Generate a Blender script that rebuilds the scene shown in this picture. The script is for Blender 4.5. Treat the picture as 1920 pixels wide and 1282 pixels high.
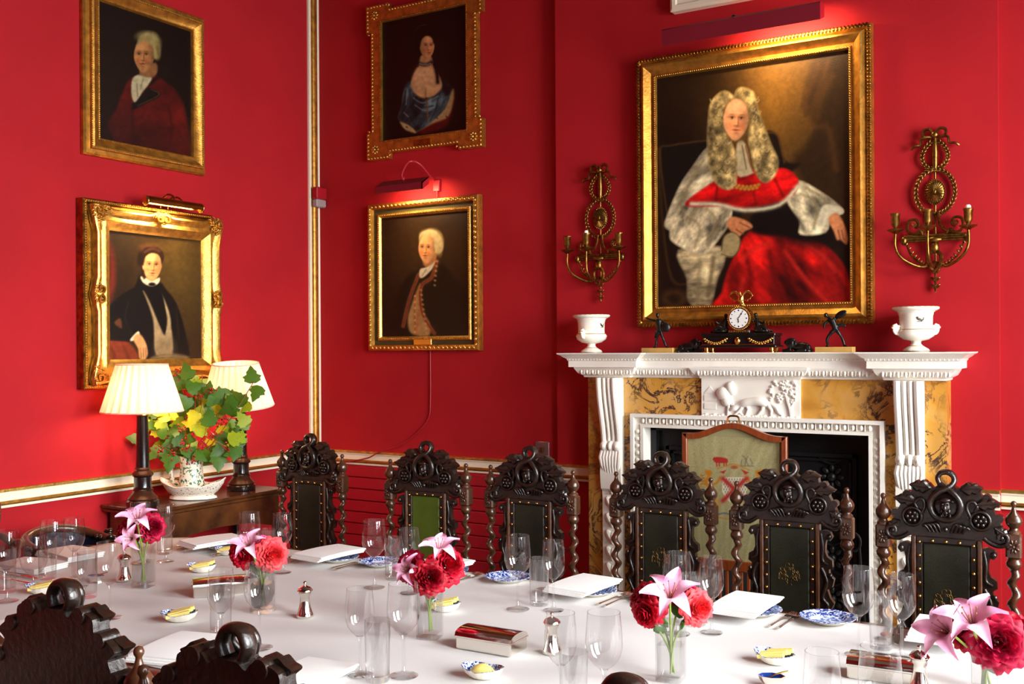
import bpy, math, random
import numpy as np
from mathutils import Matrix, Vector
random.seed(7); rng = np.random.RandomState(5)
PI = math.pi
SC = bpy.context.scene
COL = SC.collection
for o in list(bpy.data.objects): bpy.data.objects.remove(o)

# ---------------------------------------------------------------- camera
F, PX, PY = 1910., 960., 653.
YAW, RHO, EZ = math.radians(31.05), math.radians(.34), 1.6
s_, c_, sr, cr = math.sin(YAW), math.cos(YAW), math.sin(RHO), math.cos(RHO)
cam = bpy.data.cameras.new('camera'); camo = bpy.data.objects.new('camera', cam); COL.objects.link(camo)
Rv, Uv, Fv = Vector((c_, s_, 0)), Vector((0, 0, 1)), Vector((-s_, c_, 0))
cx_, cy_, cz_ = Rv * cr - Uv * sr, Rv * sr + Uv * cr, -Fv
m = Matrix((cx_, cy_, cz_)).transposed().to_4x4(); m.translation = (0, 0, EZ)
camo.matrix_world = m
cam.sensor_width = 36; cam.lens = 36 * F / 1920; cam.shift_y = (PY - 641) / 1920
cam.clip_start = .05
SC.camera = camo
def proj(X, Y, Z):
    d = -X * s_ + Y * c_; l = X * c_ + Y * s_; a = l / d * F; b = -(Z - EZ) / d * F
    return PX + a * cr + b * sr, PY - a * sr + b * cr

# ---------------------------------------------------------------- world, daylight, exposure
W = bpy.data.worlds.new('world'); SC.world = W; W.use_nodes = True
W.node_tree.nodes['Background'].inputs[0].default_value = (.75, .87, 1, 1)
W.node_tree.nodes['Background'].inputs[1].default_value = 3.0
SC.view_settings.view_transform = 'Standard'; SC.view_settings.look = 'None'
SC.view_settings.gamma = 1; SC.view_settings.exposure = 0.0
SC.view_settings.use_curve_mapping = False
def area(name, loc, target, sx, sy, power, color):
    l = bpy.data.lights.new(name, 'AREA'); l.shape = 'RECTANGLE'; l.size = sx; l.size_y = sy
    l.energy = power; l.color = color
    o = bpy.data.objects.new(name, l); COL.objects.link(o); o.location = loc
    o.rotation_euler = (Vector(target) - Vector(loc)).to_track_quat('-Z', 'Y').to_euler()
    return o
XR, XL, YB, YF, YR, ZC = 1.5, -4.42, 4.95, 4.90, -1.7, 4.3     # right, left, back wall, chimney breast face, rear wall, ceiling
WIN = [(-1.0, .3), (.85, 2.15), (2.75, 4.05)]; WZ0, WZ1 = .75, 3.0
DAY = (.96, 1, 1.0)                   # sky light entering through each window, slanting downwards
for (a, b), tgt, pw, sp in zip(WIN, ((-4, -.2, .3), (-3.6, 2.5, .1), (-2.0, 4.6, .75)), (20, 150, 310), (100, 84, 150)):
    o = area('daylight', (XR + .4, (a + b) / 2, 2.05), tgt, b - a + .3, 2.4, pw, DAY); o.data.spread = math.radians(sp)

# ---------------------------------------------------------------- materials
MATS = {}
def lin(c):
    return tuple((x / 255 / 12.92) if x / 255 <= .04045 else ((x / 255 + .055) / 1.055) ** 2.4 for x in c)
class NT:
    def __init__(s, name):
        s.m = bpy.data.materials.new(name); s.m.use_nodes = True; s.t = s.m.node_tree; s.t.nodes.clear()
        s.out = s.n('ShaderNodeOutputMaterial')
    def n(s, typ, **k):
        nd = s.t.nodes.new(typ)
        for a, v in k.items():
            if a.startswith('i_'):
                key = a[2:]; key = int(key) if key.isdigit() else key.replace('_', ' ')
                nd.inputs[key].default_value = v
            else: setattr(nd, a, v)
        return nd
    def l(s, a, b): s.t.links.new(a, b)
    def ramp(s, fac, stops):
        r = s.n('ShaderNodeValToRGB'); e = r.color_ramp.elements
        while len(e) < len(stops): e.new(.5)
        for q, (p, col) in zip(e, stops): q.position = p; q.color = (*col[:3], 1)
        s.l(fac, r.inputs[0]); return r.outputs[0]
def mat(name, col, rough=.5, metal=0, noise=0, nscale=20, bump=0, bscale=60, spec=.5, col2=None, coat=0, emis=0, emc=None, sss=0, sub=None, stretch=None, detail=4):
    if name in MATS: return MATS[name]
    t = NT(name); b = t.n('ShaderNodeBsdfPrincipled'); t.l(b.outputs[0], t.out.inputs[0])
    b.inputs['Roughness'].default_value = rough; b.inputs['Metallic'].default_value = metal
    b.inputs['Specular IOR Level'].default_value = spec
    b.inputs['Coat Weight'].default_value = coat; b.inputs['Coat Roughness'].default_value = .15
    b.inputs['Base Color'].default_value = (*lin(col), 1)
    tc = t.n('ShaderNodeTexCoord'); vec = tc.outputs['Object']
    if stretch:
        mp = t.n('ShaderNodeMapping'); mp.inputs['Scale'].default_value = stretch; t.l(vec, mp.inputs[0]); vec = mp.outputs[0]
    if col2 is not None or noise:
        nz = t.n('ShaderNodeTexNoise', i_Scale=nscale, i_Detail=detail); t.l(vec, nz.inputs[0])
        c2 = col2 if col2 is not None else tuple(x * (1 - noise) for x in col)
        t.l(t.ramp(nz.outputs[0], [(.3, lin(c2)), (.7, lin(col))]), b.inputs['Base Color'])
    if bump:
        bz = t.n('ShaderNodeTexNoise', i_Scale=bscale, i_Detail=5); t.l(vec, bz.inputs[0])
        bp = t.n('ShaderNodeBump', i_Strength=bump, i_Distance=.01); t.l(bz.outputs[0], bp.inputs['Height']); t.l(bp.outputs[0], b.inputs['Normal'])
    if emis: b.inputs['Emission Color'].default_value = (*lin(emc or col), 1); b.inputs['Emission Strength'].default_value = emis
    if sss: b.inputs['Subsurface Weight'].default_value = sss; b.inputs['Subsurface Radius'].default_value = (.01, .006, .004)
    MATS[name] = t.m; return t.m
mat('red_wall', (180, 33, 40), .65, noise=.06, nscale=3, bump=.12, bscale=14, spec=.1)
mat('red_paint', (172, 26, 40), .4, spec=.4)
mat('hood_paint', (122, 18, 36), .5)
mat('ceiling', (120, 108, 92), .8)
mat('floor', (92, 56, 32), .4, col2=(70, 40, 22), nscale=8, stretch=(1, 8, 1))
mat('cream', (244, 232, 208), .45)
mat('gilt', (216, 152, 62), .4, .8, noise=.28, nscale=25, bump=.15, bscale=90)
mat('gilt_dark', (176, 122, 48), .38, 1, noise=.4, nscale=30, bump=.2, bscale=120)
mat('gilt_pale', (238, 190, 96), .36, .9, noise=.25, nscale=30, bump=.2, bscale=90)
mat('olive', (62, 56, 26), .5)
mat('ormolu', (172, 128, 62), .38, 1, noise=.45, nscale=60, bump=.1)
mat('gilt_worn', (128, 98, 52), .5, .8, noise=.5, nscale=80)
mat('brass', (225, 175, 90), .25, 1)
mat('picture_brass', (180, 130, 62), .3, 1, noise=.2)
mat('oak', (44, 27, 18), .33, noise=.45, nscale=30, bump=.25, bscale=70, spec=.6, coat=.25)
mat('oak_back', (40, 19, 13), .45, noise=.3, nscale=20, bump=.15, bscale=60)
mat('oak_brown', (92, 54, 32), .28, noise=.4, nscale=25, bump=.12, bscale=60, spec=.6, coat=.3)
mat('leather', (44, 44, 31), .33, noise=.35, nscale=9, bump=.12, bscale=160, spec=.5)
mat('green_leather', (84, 100, 30), .5, noise=.15, nscale=6, spec=.3)
mat('navy_leather', (18, 20, 42), .4)
mat('mahogany', (112, 52, 24), .25, col2=(74, 32, 14), nscale=10, coat=.4, stretch=(1, 6, 6))
mat('walnut', (104, 60, 30), .22, col2=(48, 26, 14), nscale=7, coat=.5, detail=8)
mat('screen_wood', (152, 72, 30), .3, col2=(122, 52, 22), nscale=12, coat=.3, stretch=(8, 8, 1))
mat('linen', (222, 219, 217), .85, noise=.02, nscale=5, bump=.05, bscale=7, spec=.15)
mat('napkin', (238, 236, 233), .8, bump=.05, bscale=30, spec=.15)
mat('silver', (228, 222, 212), .1, 1, bump=.02, bscale=8)
mat('steel', (215, 205, 190), .18, 1)
mat('bronze', (34, 30, 28), .3, .5, noise=.3, spec=.6)
mat('iron', (22, 22, 23), .42, .2, noise=.3, bump=.2, bscale=80)
mat('soot', (14, 13, 13), .7)
mat('marble', (253, 248, 238), .3, col2=(242, 234, 220), nscale=6, spec=.4)
mat('porcelain', (250, 244, 228), .12, spec=.6)
mat('porcelain_gilt', (205, 168, 100), .25, .5)
mat('lamp_black', (36, 24, 22), .14, noise=.4, nscale=40, coat=.5)
mat('lamp_rim', (74, 42, 28), .2, .2)
mat('plinth_stone', (206, 164, 88), .5, noise=.1)
mat('dial', (248, 246, 240), .3)
mat('black', (12, 12, 14), .4)
mat('plastic_grey', (165, 150, 150), .4)
mat('chrome_plate', (170, 165, 165), .25, .9)
mat('butter', (250, 226, 130), .45, sss=.2)
mat('berry', (150, 22, 18), .2, spec=.6)
mat('stem', (120, 140, 50), .5)
mat('stem_red', (140, 90, 50), .5)
mat('candle', (240, 236, 225), .5)
mat('blue_glass', (24, 50, 120), .1)
for nm, c1, c2 in (('leaf_green', (80, 128, 34), (52, 92, 26)), ('leaf_lime', (176, 192, 36), (130, 160, 36)), ('leaf_yellow', (226, 212, 40), (190, 190, 40))):
    mat(nm, c1, .45, col2=c2, nscale=18, sss=0)
for nm, c1, c2 in (('rose_red', (176, 10, 34), (120, 4, 22)), ('rose_magenta', (190, 16, 62), (140, 8, 40)), ('rose_coral', (240, 84, 84), (232, 60, 72)), ('rose_scarlet', (214, 24, 50), (170, 10, 36)), ('rose_pink', (236, 110, 150), (220, 80, 130))):
    mat(nm, c1, .55, col2=c2, nscale=40, spec=.25)
mat('lily', (252, 204, 222), .5, col2=(238, 146, 188), nscale=22, spec=.25)

def thin_glass(name, tint=(1, 1, 1), edge=(.80, .82, .83), ior=1.5, rough=0.0):
    t = NT(name)
    tr = t.n('ShaderNodeBsdfTransparent'); gl = t.n('ShaderNodeBsdfGlossy'); gl.inputs['Roughness'].default_value = rough
    lw = t.n('ShaderNodeLayerWeight', i_Blend=.5)
    t.l(t.ramp(lw.outputs['Facing'], [(.0, tint), (.8, tint), (1, edge)]), tr.inputs[0])
    pw = t.n('ShaderNodeMath', operation='POWER'); lf = t.n('ShaderNodeLayerWeight', i_Blend=.5); t.l(lf.outputs['Facing'], pw.inputs[0]); pw.inputs[1].default_value = 4.5
    ma = t.n('ShaderNodeMath', operation='MULTIPLY_ADD'); t.l(pw.outputs[0], ma.inputs[0]); ma.inputs[1].default_value = .9; ma.inputs[2].default_value = .10 if ior > 1.4 else .02
    mx = t.n('ShaderNodeMixShader'); t.l(ma.outputs[0], mx.inputs[0]); t.l(tr.outputs[0], mx.inputs[1]); t.l(gl.outputs[0], mx.inputs[2]); t.l(mx.outputs[0], t.out.inputs[0])
    MATS[name] = t.m
thin_glass('glass', (.996, .996, .996), (.70, .72, .74)); thin_glass('pane', (.97, .97, .97), (.9, .9, .9)); thin_glass('water', (.99, .995, .99), (.9, .93, .9), 1.33)

def siena():
    t = NT('siena'); b = t.n('ShaderNodeBsdfPrincipled', i_Roughness=.28); t.l(b.outputs[0], t.out.inputs[0])
    tc = t.n('ShaderNodeTexCoord')
    n1 = t.n('ShaderNodeTexNoise', i_Scale=5., i_Detail=6., i_Distortion=.6); t.l(tc.outputs['Object'], n1.inputs[0])
    base = t.ramp(n1.outputs[0], [(.3, lin((176, 112, 40))), (.5, lin((206, 148, 62))), (.7, lin((214, 168, 104)))])
    n2 = t.n('ShaderNodeTexNoise', i_Scale=7., i_Detail=9., i_Distortion=1.6, i_Roughness=.65); t.l(tc.outputs['Object'], n2.inputs[0])
    v = t.ramp(n2.outputs[0], [(.455, (0, 0, 0)), (.487, (1, 1, 1)), (.513, (1, 1, 1)), (.54, (0, 0, 0))])
    n3 = t.n('ShaderNodeTexNoise', i_Scale=3.2, i_Detail=2.); t.l(tc.outputs['Object'], n3.inputs[0])
    gate = t.ramp(n3.outputs[0], [(.38, (0, 0, 0)), (.54, (1, 1, 1))])
    mu = t.n('ShaderNodeMath', operation='MULTIPLY'); t.l(v, mu.inputs[0]); t.l(gate, mu.inputs[1])
    mx = t.n('ShaderNodeMix', data_type='RGBA'); t.l(mu.outputs[0], mx.inputs[0]); t.l(base, mx.inputs[6]); mx.inputs[7].default_value = (*lin((66, 46, 44)), 1)
    t.l(mx.outputs[2], b.inputs['Base Color']); MATS['siena'] = t.m
siena()
def blue_white(name, lo=.44, hi=.56, scale=70, dark=(26, 46, 120)):
    t = NT(name); b = t.n('ShaderNodeBsdfPrincipled', i_Roughness=.15); t.l(b.outputs[0], t.out.inputs[0])
    tc = t.n('ShaderNodeTexCoord'); n = t.n('ShaderNodeTexNoise', i_Scale=scale, i_Detail=5., i_Distortion=1.2); t.l(tc.outputs['Object'], n.inputs[0])
    t.l(t.ramp(n.outputs[0], [(lo, lin(dark)), (.5, lin((110, 140, 205))), (hi, lin((232, 238, 250)))]), b.inputs['Base Color']); MATS[name] = t.m
blue_white('blue_rim', .47, .60, 90); blue_white('blue_centre', .36, .50, 60, (60, 90, 170)); blue_white('blue_dish', .45, .6, 120, (22, 34, 96))
def sponge(name, c1, c2, scale, lo, hi):
    t = NT(name); b = t.n('ShaderNodeBsdfPrincipled', i_Roughness=.2); t.l(b.outputs[0], t.out.inputs[0])
    tc = t.n('ShaderNodeTexCoord'); n = t.n('ShaderNodeTexNoise', i_Scale=scale, i_Detail=2.); t.l(tc.outputs['Object'], n.inputs[0])
    t.l(t.ramp(n.outputs[0], [(lo, lin(c1)), (hi, lin(c2))]), b.inputs['Base Color']); MATS[name] = t.m
sponge('spongeware', (236, 226, 206), (60, 110, 86), 75, .52, .58)
sponge('basketware', (244, 232, 214), (150, 92, 60), 120, .60, .66)
def shade_mat():
    t = NT('lampshade'); d = t.n('ShaderNodeBsdfDiffuse'); tl = t.n('ShaderNodeBsdfTranslucent'); mx = t.n('ShaderNodeMixShader', i_0=.34)
    d.inputs[0].default_value = (*lin((250, 230, 214)), 1); tl.inputs[0].default_value = (*lin((255, 220, 194)), 1)
    t.l(d.outputs[0], mx.inputs[1]); t.l(tl.outputs[0], mx.inputs[2]); t.l(mx.outputs[0], t.out.inputs[0]); MATS['lampshade'] = t.m
shade_mat()
def emit(name, col, st):
    t = NT(name); e = t.n('ShaderNodeEmission', i_Strength=st); e.inputs[0].default_value = (*lin(col), 1); t.l(e.outputs[0], t.out.inputs[0]); MATS[name] = t.m
emit('bulb', (255, 214, 150), 14)
def leafmats():
    for k in ('leaf_green', 'leaf_lime', 'leaf_yellow'):
        m_ = MATS[k]; t = m_.node_tree; b = [n for n in t.nodes if n.type == 'BSDF_PRINCIPLED'][0]; out = [n for n in t.nodes if n.type == 'OUTPUT_MATERIAL'][0]
        tl = t.nodes.new('ShaderNodeBsdfTranslucent'); tl.inputs[0].default_value = (*lin({'leaf_green': (120, 170, 40), 'leaf_lime': (210, 220, 40), 'leaf_yellow': (250, 235, 50)}[k]), 1)
        mx = t.nodes.new('ShaderNodeMixShader'); mx.inputs[0].default_value = .35
        t.links.new(b.outputs[0], mx.inputs[1]); t.links.new(tl.outputs[0], mx.inputs[2]); t.links.new(mx.outputs[0], out.inputs[0])
leafmats()
def vcol_mat(name, rough=.35, spec=.4, bump=0, bscale=400, gain=1):
    t = NT(name); b = t.n('ShaderNodeBsdfPrincipled', i_Roughness=rough); t.l(b.outputs[0], t.out.inputs[0]); b.inputs['Specular IOR Level'].default_value = spec
    a = t.n('ShaderNodeVertexColor'); a.layer_name = 'paint'; t.l(a.outputs[0], b.inputs['Base Color'])
    if bump:
        tc = t.n('ShaderNodeTexCoord'); bz = t.n('ShaderNodeTexNoise', i_Scale=bscale); t.l(tc.outputs['Object'], bz.inputs[0])
        bp = t.n('ShaderNodeBump', i_Strength=bump, i_Distance=.002); t.l(bz.outputs[0], bp.inputs['Height']); t.l(bp.outputs[0], b.inputs['Normal'])
    MATS[name] = t.m
vcol_mat('oil_paint', .38, .35, .25, 250); vcol_mat('embroidery', .95, .1, .5, 500); vcol_mat('enamel', .15, .5)

# ---------------------------------------------------------------- mesh builder
class M:
    def __init__(s): s.v = []; s.f = []
    def add(s, vs, fs):
        o = len(s.v); s.v += [tuple(p) for p in vs]; s.f += [tuple(i + o for i in f) for f in fs]; return s
    def join(s, other, mx=None):
        return s.add([tuple(mx @ Vector(p)) for p in other.v] if mx else other.v, other.f)
    def box(s, x0, x1, y0, y1, z0, z1):
        return s.add([(x0, y0, z0), (x1, y0, z0), (x1, y1, z0), (x0, y1, z0), (x0, y0, z1), (x1, y0, z1), (x1, y1, z1), (x0, y1, z1)],
                     [(0, 3, 2, 1), (4, 5, 6, 7), (0, 1, 5, 4), (1, 2, 6, 5), (2, 3, 7, 6), (3, 0, 4, 7)])
    def bbox(s, x0, x1, y0, y1, z0, z1, b=.004):     # box with chamfered edges
        def ring(x0, x1, y0, y1, z, k): return [(x0 + k, y0, z), (x1 - k, y0, z), (x1, y0 + k, z), (x1, y1 - k, z), (x1 - k, y1, z), (x0 + k, y1, z), (x0, y1 - k, z), (x0, y0 + k, z)]
        rs = [ring(x0 + b, x1 - b, y0 + b, y1 - b, z0, b / 2), ring(x0, x1, y0, y1, z0 + b, b), ring(x0, x1, y0, y1, z1 - b, b), ring(x0 + b, x1 - b, y0 + b, y1 - b, z1, b / 2)]
        return s.rings(rs, True, True)
    def rings(s, rs, cap0=False, cap1=False, closed=False):
        n = len(rs[0]); vs = [p for r in rs for p in r]; fs = []
        k = len(rs)
        for i in range(k if closed else k - 1):
            a, b = i * n, ((i + 1) % k) * n
            for j in range(n): fs.append((a + j, a + (j + 1) % n, b + (j + 1) % n, b + j))
        if cap0: fs.append(tuple(range(n))[::-1])
        if cap1: fs.append(tuple(range((k - 1) * n, k * n)))
        return s.add(vs, fs)
    def lathe(s, prof, seg=16, c=(0, 0, 0), sx=1, sy=1, cap=True, f=None):
        rs = []
        for r, z in prof:
            rs.append([(c[0] + sx * r * (f(2 * PI * j / seg, z) if f else 1) * math.cos(2 * PI * j / seg), c[1] + sy * r * (f(2 * PI * j / seg, z) if f else 1) * math.sin(2 * PI * j / seg), c[2] + z) for j in range(seg)])
        return s.rings(rs, cap and prof[0][0] > 1e-6, cap and prof[-1][0] > 1e-6)
    def tube(s, pts, r, seg=8, closed=False, flat=1, up=(0, 1, 0)):
        P = [Vector(p) for p in pts]; n = len(P); rs = []
        up0 = Vector(up)
        for i in range(n):
            a = P[(i - 1) % n] if closed or i > 0 else P[i]; b = P[(i + 1) % n] if closed or i < n - 1 else P[i]
            t = (b - a).normalized() if (b - a).length > 1e-9 else Vector((0, 0, 1))
            u = up0 - t * up0.dot(t)
            if u.length < 1e-3: u = Vector((1, 0, 0)) - t * t.x
            if u.length < 1e-3: u = Vector((0, 0, 1)) - t * t.z
            u.normalize(); w = t.cross(u)
            ri = r[i] if isinstance(r, (list, tuple)) else r
            rs.append([tuple(P[i] + (w * math.cos(2 * PI * j / seg) + u * math.sin(2 * PI * j / seg) * flat) * ri) for j in range(seg)])
        return s.rings(rs, not closed, not closed, closed)
    def ell(s, c, r, seg=8, rings=5, mx=None):
        rx, ry, rz = (r, r, r) if not isinstance(r, (tuple, list)) else r
        vs = [(0, 0, -1)]
        for i in range(1, rings):
            a = -PI / 2 + PI * i / rings
            vs += [(math.cos(a) * math.cos(2 * PI * j / seg), math.cos(a) * math.sin(2 * PI * j / seg), math.sin(a)) for j in range(seg)]
        vs.append((0, 0, 1)); L = len(vs) - 1; fs = []
        for j in range(seg): fs.append((0, 1 + (j + 1) % seg, 1 + j)); fs.append((L, L - seg + j, L - seg + (j + 1) % seg))
        for i in range(rings - 2):
            for j in range(seg):
                a = 1 + i * seg; fs.append((a + j, a + (j + 1) % seg, a + seg + (j + 1) % seg, a + seg + j))
        out = []
        for p in vs:
            q = Vector((p[0] * rx, p[1] * ry, p[2] * rz))
            if mx: q = mx @ q
            out.append((q.x + c[0], q.y + c[1], q.z + c[2]))
        return s.add(out, fs)
    def prism(s, poly, d0, d1, ax='y'):              # poly in (x,z) extruded along y, or (x,y) along z, or (y,z) along x
        n = len(poly)
        def P(a, b, d): return (a, d, b) if ax == 'y' else ((a, b, d) if ax == 'z' else (d, a, b))
        vs = [P(a, b, d0) for a, b in poly] + [P(a, b, d1) for a, b in poly]
        fs = [tuple(range(n)), tuple(range(2 * n - 1, n - 1, -1))] + [(i, i + n, (i + 1) % n + n, (i + 1) % n) for i in range(n)]
        return s.add(vs, fs)
    def bprism(s, poly, y0, y1, b=.004):             # prism whose front edge (y0 side) is chamfered towards the centroid
        n = len(poly); cx = sum(p[0] for p in poly) / n; cz = sum(p[1] for p in poly) / n
        def ins(p):
            d = math.hypot(p[0] - cx, p[1] - cz) or 1; k = max(0, 1 - b / d); return (cx + (p[0] - cx) * k, cz + (p[1] - cz) * k)
        q = [ins(p) for p in poly]
        vs = [(a, y0, z) for a, z in q] + [(a, y0 + b, z) for a, z in poly] + [(a, y1, z) for a, z in poly]
        fs = [tuple(range(n)), tuple(range(3 * n - 1, 2 * n - 1, -1))]
        for k in (0, n): fs += [(i + k, i + n + k, (i + 1) % n + n + k, (i + 1) % n + k) for i in range(n)]
        return s.add(vs, fs)
    def build(s, name, material, parent=None, smooth=40, loc=None):
        me = bpy.data.meshes.new(name); me.from_pydata(s.v, [], s.f); me.update()
        me.materials.append(MATS[material])
        fix_normals(me)
        if smooth:
            me.polygons.foreach_set('use_smooth', [True] * len(me.polygons)); me.set_sharp_from_angle(angle=math.radians(smooth))
        o = bpy.data.objects.new(name, me); COL.objects.link(o)
        if parent: o.parent = parent
        if loc: o.location = loc
        return o
import bmesh
def fix_normals(me):
    bm = bmesh.new(); bm.from_mesh(me); bmesh.ops.recalc_face_normals(bm, faces=bm.faces); bm.to_mesh(me); bm.free()
def tag(o, label=None, cat=None, group=None, kind=None):
    if label: o['label'] = label
    if cat: o['category'] = cat
    if group: o['group'] = group
    if kind: o['kind'] = kind
    return o
def thing(name, label, cat, loc=(0, 0, 0), rz=0, group=None):
    o = bpy.data.objects.new(name, None); COL.objects.link(o); o.empty_display_size = .05
    o.location = loc; o.rotation_euler = (0, 0, rz); return tag(o, label, cat, group)
def copy_tree(o, parent=None):
    c = o.copy(); COL.objects.link(c)
    if parent: c.parent = parent
    for ch in o.children: copy_tree(ch, c)
    return c
def T(x=0, y=0, z=0): return Matrix.Translation((x, y, z))
def Rm(a, ax): return Matrix.Rotation(a, 4, ax)
def arc(cx, cz, r, a0, a1, n, rz=None): return [(cx + r * math.cos(a0 + (a1 - a0) * i / n), cz + (rz or r) * math.sin(a0 + (a1 - a0) * i / n)) for i in range(n + 1)]
def smoothpath(pts, n=6, closed=False):              # Catmull-Rom
    P = [Vector(p) for p in pts]; L = len(P); out = []
    for i in range(L if closed else L - 1):
        p0 = P[(i - 1) % L] if closed or i > 0 else P[i]; p1 = P[i]; p2 = P[(i + 1) % L]; p3 = P[(i + 2) % L] if closed or i + 2 < L else p2
        for k in range(n):
            t = k / n
            out.append(tuple(.5 * ((2 * p1) + (p2 - p0) * t + (2 * p0 - 5 * p1 + 4 * p2 - p3) * t * t + (3 * p1 - p0 - 3 * p2 + p3) * t ** 3)))
    if not closed: out.append(tuple(P[-1]))
    return out
# ---------------------------------------------------------------- the room
def struct(name, m_, material, label=None, smooth=30, parent=None):
    o = m_.build(name, material, parent, smooth)
    if not parent: o['kind'] = 'structure'
    if label: o['label'] = label
    return o
struct('floor', M().box(XL - .2, XR + .2, YR - .2, YB + .2, -.1, 0), 'floor', 'dark boarded floor under the dining table')
struct('ceiling', M().box(XL - .2, XR + .2, YR - .2, YB + .2, ZC, ZC + .1), 'ceiling', 'pale ceiling above the red room')
struct('wall_left', M().box(XL - .2, XL, YR - .2, YB + .2, 0, ZC), 'red_wall', 'crimson wall behind the two lamps')
struct('wall_back', M().box(XL, XR, YB, YB + .2, 0, ZC), 'red_wall', 'crimson wall with the two smaller portraits')
struct('wall_rear', M().box(XL, XR, YR - .2, YR, 0, ZC), 'red_wall', 'crimson wall behind the viewer')
m = M(); ys = [YR] + [v for w in WIN for v in w] + [YB]
for i in range(0, len(ys), 2): m.box(XR, XR + .2, ys[i], ys[i + 1], 0, ZC)
for a, b in WIN: m.box(XR, XR + .2, a, b, 0, WZ0); m.box(XR, XR + .2, a, b, WZ1, ZC)
struct('wall_right', m, 'red_wall', 'crimson window wall')
for i, (a, b) in enumerate(WIN):
    m = M(); x0, x1 = XR - .02, XR + .06
    m.box(x0, x1, a, a + .06, WZ0, WZ1).box(x0, x1, b - .06, b, WZ0, WZ1).box(x0, x1, a, b, WZ0, WZ0 + .06).box(x0, x1, a, b, WZ1 - .06, WZ1)
    w = struct('window_%d' % (i + 1), m, 'cream', 'tall white sash window')
    zm = (WZ0 + WZ1) / 2
    for k in range(1, 3):
        y = a + (b - a) * k / 3; M().box(XR + .01, XR + .04, y - .015, y + .015, WZ0 + .06, WZ1 - .06).build('glazing_bar', 'cream', w)
    M().box(XR + .005, XR + .05, a + .06, b - .06, zm - .025, zm + .025).build('meeting_rail', 'cream', w)
    for k in range(3):
        for q in range(2):
            y0 = a + .06 + (b - a - .12) * k / 3; z0 = WZ0 + .06 if q == 0 else zm
            M().box(XR + .022, XR + .026, y0, y0 + (b - a - .12) / 3, z0, z0 + (WZ1 - WZ0 - .12) / 2).build('pane', 'pane', w)
BX0, BX1 = -2.663, -.47
struct('wall_chimney_breast', M().box(BX0, BX1, YF, YB, 0, ZC), 'red_wall', 'crimson chimney breast behind the large portrait')

def rail(name, x0, x1, y0, y1, nrm, label):
    # nrm: 'y' rail on a back wall (protrudes to -y), 'x' rail on the left wall (protrudes to +x)
    def bx(d0, z0, z1): return M().box(x0, x1, y0 - d0, y0, z0, z1) if nrm == 'y' else M().box(x0, x0 + d0, y0, y1, z0, z1)
    o = tag(bx(.022, .915, .957).build(name, 'cream'), label, kind='structure')
    bx(.034, .957, .970).build('gilt_fillet', 'gilt_pale', o); bx(.029, .949, .957).build('rail_moulding', 'cream', o)
    bx(.03, .903, .915).build('gilt_fillet', 'gilt', o); bx(.024, .896, .903).build('gilt_fillet', 'gilt_dark', o); bx(.018, .883, .896).build('rail_moulding', 'cream', o)
rail('trim_1', XL, XL, YR, 4.86, 'x', 'cream and gilt dado rail along the left wall')
rail('trim_2', XL + .06, BX0, YB, YB, 'y', 'cream and gilt dado rail behind the three left chairs')
rail('trim_3', BX0, -2.40, YF, YF, 'y', 'short cream dado rail just left of the fireplace')
rail('trim_4', -.69, BX1, YF, YF, 'y', 'short cream dado rail just right of the fireplace')
rail('trim_5', BX1, XR, YB, YB, 'y', 'cream dado rail at the far right of the wall')
# gilt corner strip
o = tag(M().box(XL, XL + .012, 4.852, YB, .97, ZC).build('trim_6', 'cream'), 'gilt strip running up the corner of the room', kind='structure')
M().lathe([(.026, .97), (.026, ZC)], 16, (XL + .012, 4.90, 0), sx=.7).build('gilt_rod', 'gilt', o)
for y in (4.858, 4.942): M().lathe([(.006, .97), (.006, ZC)], 8, (XL + .012, y, 0)).build('edge_bead', 'cream', o)
for nm, x0, x1, y0, y1 in (('baseboard_left', XL, XL + .02, YR, YB), ('baseboard_back', XL, BX0, YB - .02, YB)):
    struct(nm, M().box(x0, x1, y0, y1, 0, .16), 'cream', 'white skirting board')
d = thing('alarm_sensor', 'small red and grey sensor box on the gilt corner strip', 'sensor', (XL + .03, 4.905, 2.50))
M().bbox(0, .045, -.05, .045, .05, .125, .006).build('cover', 'red_paint', d); M().bbox(0, .04, -.046, .042, 0, .05, .006).build('lens', 'plastic_grey', d)
# red boarded panel under the dado
p = tag(M().box(-4.37, -2.72, YB - .012, YB - .002, .16, .88).build('boarded_panel', 'red_paint'), 'red painted horizontal boards below the dado rail', 'panel')
hb = .0715
pl = None
for i in range(10):
    z = .165 + i * hb
    if pl is None: pl = M().bbox(-4.37, -2.72, YB - .028, YB - .01, 0, hb - .005, .0035).build('plank', 'red_paint', p, loc=(0, 0, z))
    else: q = pl.copy(); COL.objects.link(q); q.location = (0, 0, z)
# switch and cable
sw = thing('wall_switch', 'brushed metal switch plate above the dado behind a chair', 'switch', (-2.785, YB, 1.035))
M().bbox(-.045, .045, -.008, 0, -.045, .045, .003).build('plate', 'chrome_plate', sw); M().bbox(-.012, .012, -.016, -.008, -.016, .016, .003).build('rocker', 'mahogany', sw)
tag(M().tube(smoothpath([(-3.545, YB - .006, 1.60), (-3.546, YB - .006, 1.30), (-3.56, YB - .006, 1.19), (-3.63, YB - .006, 1.11), (-3.75, YB - .007, 1.03), (-3.9, YB - .04, .975), (-4.0, YB - .042, .93), (-4.2, YB - .04, .893)], 6), .004, 6).build('lamp_cable', 'red_paint'), 'thin red cable running down the wall below the lower portrait', 'cable')

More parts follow.
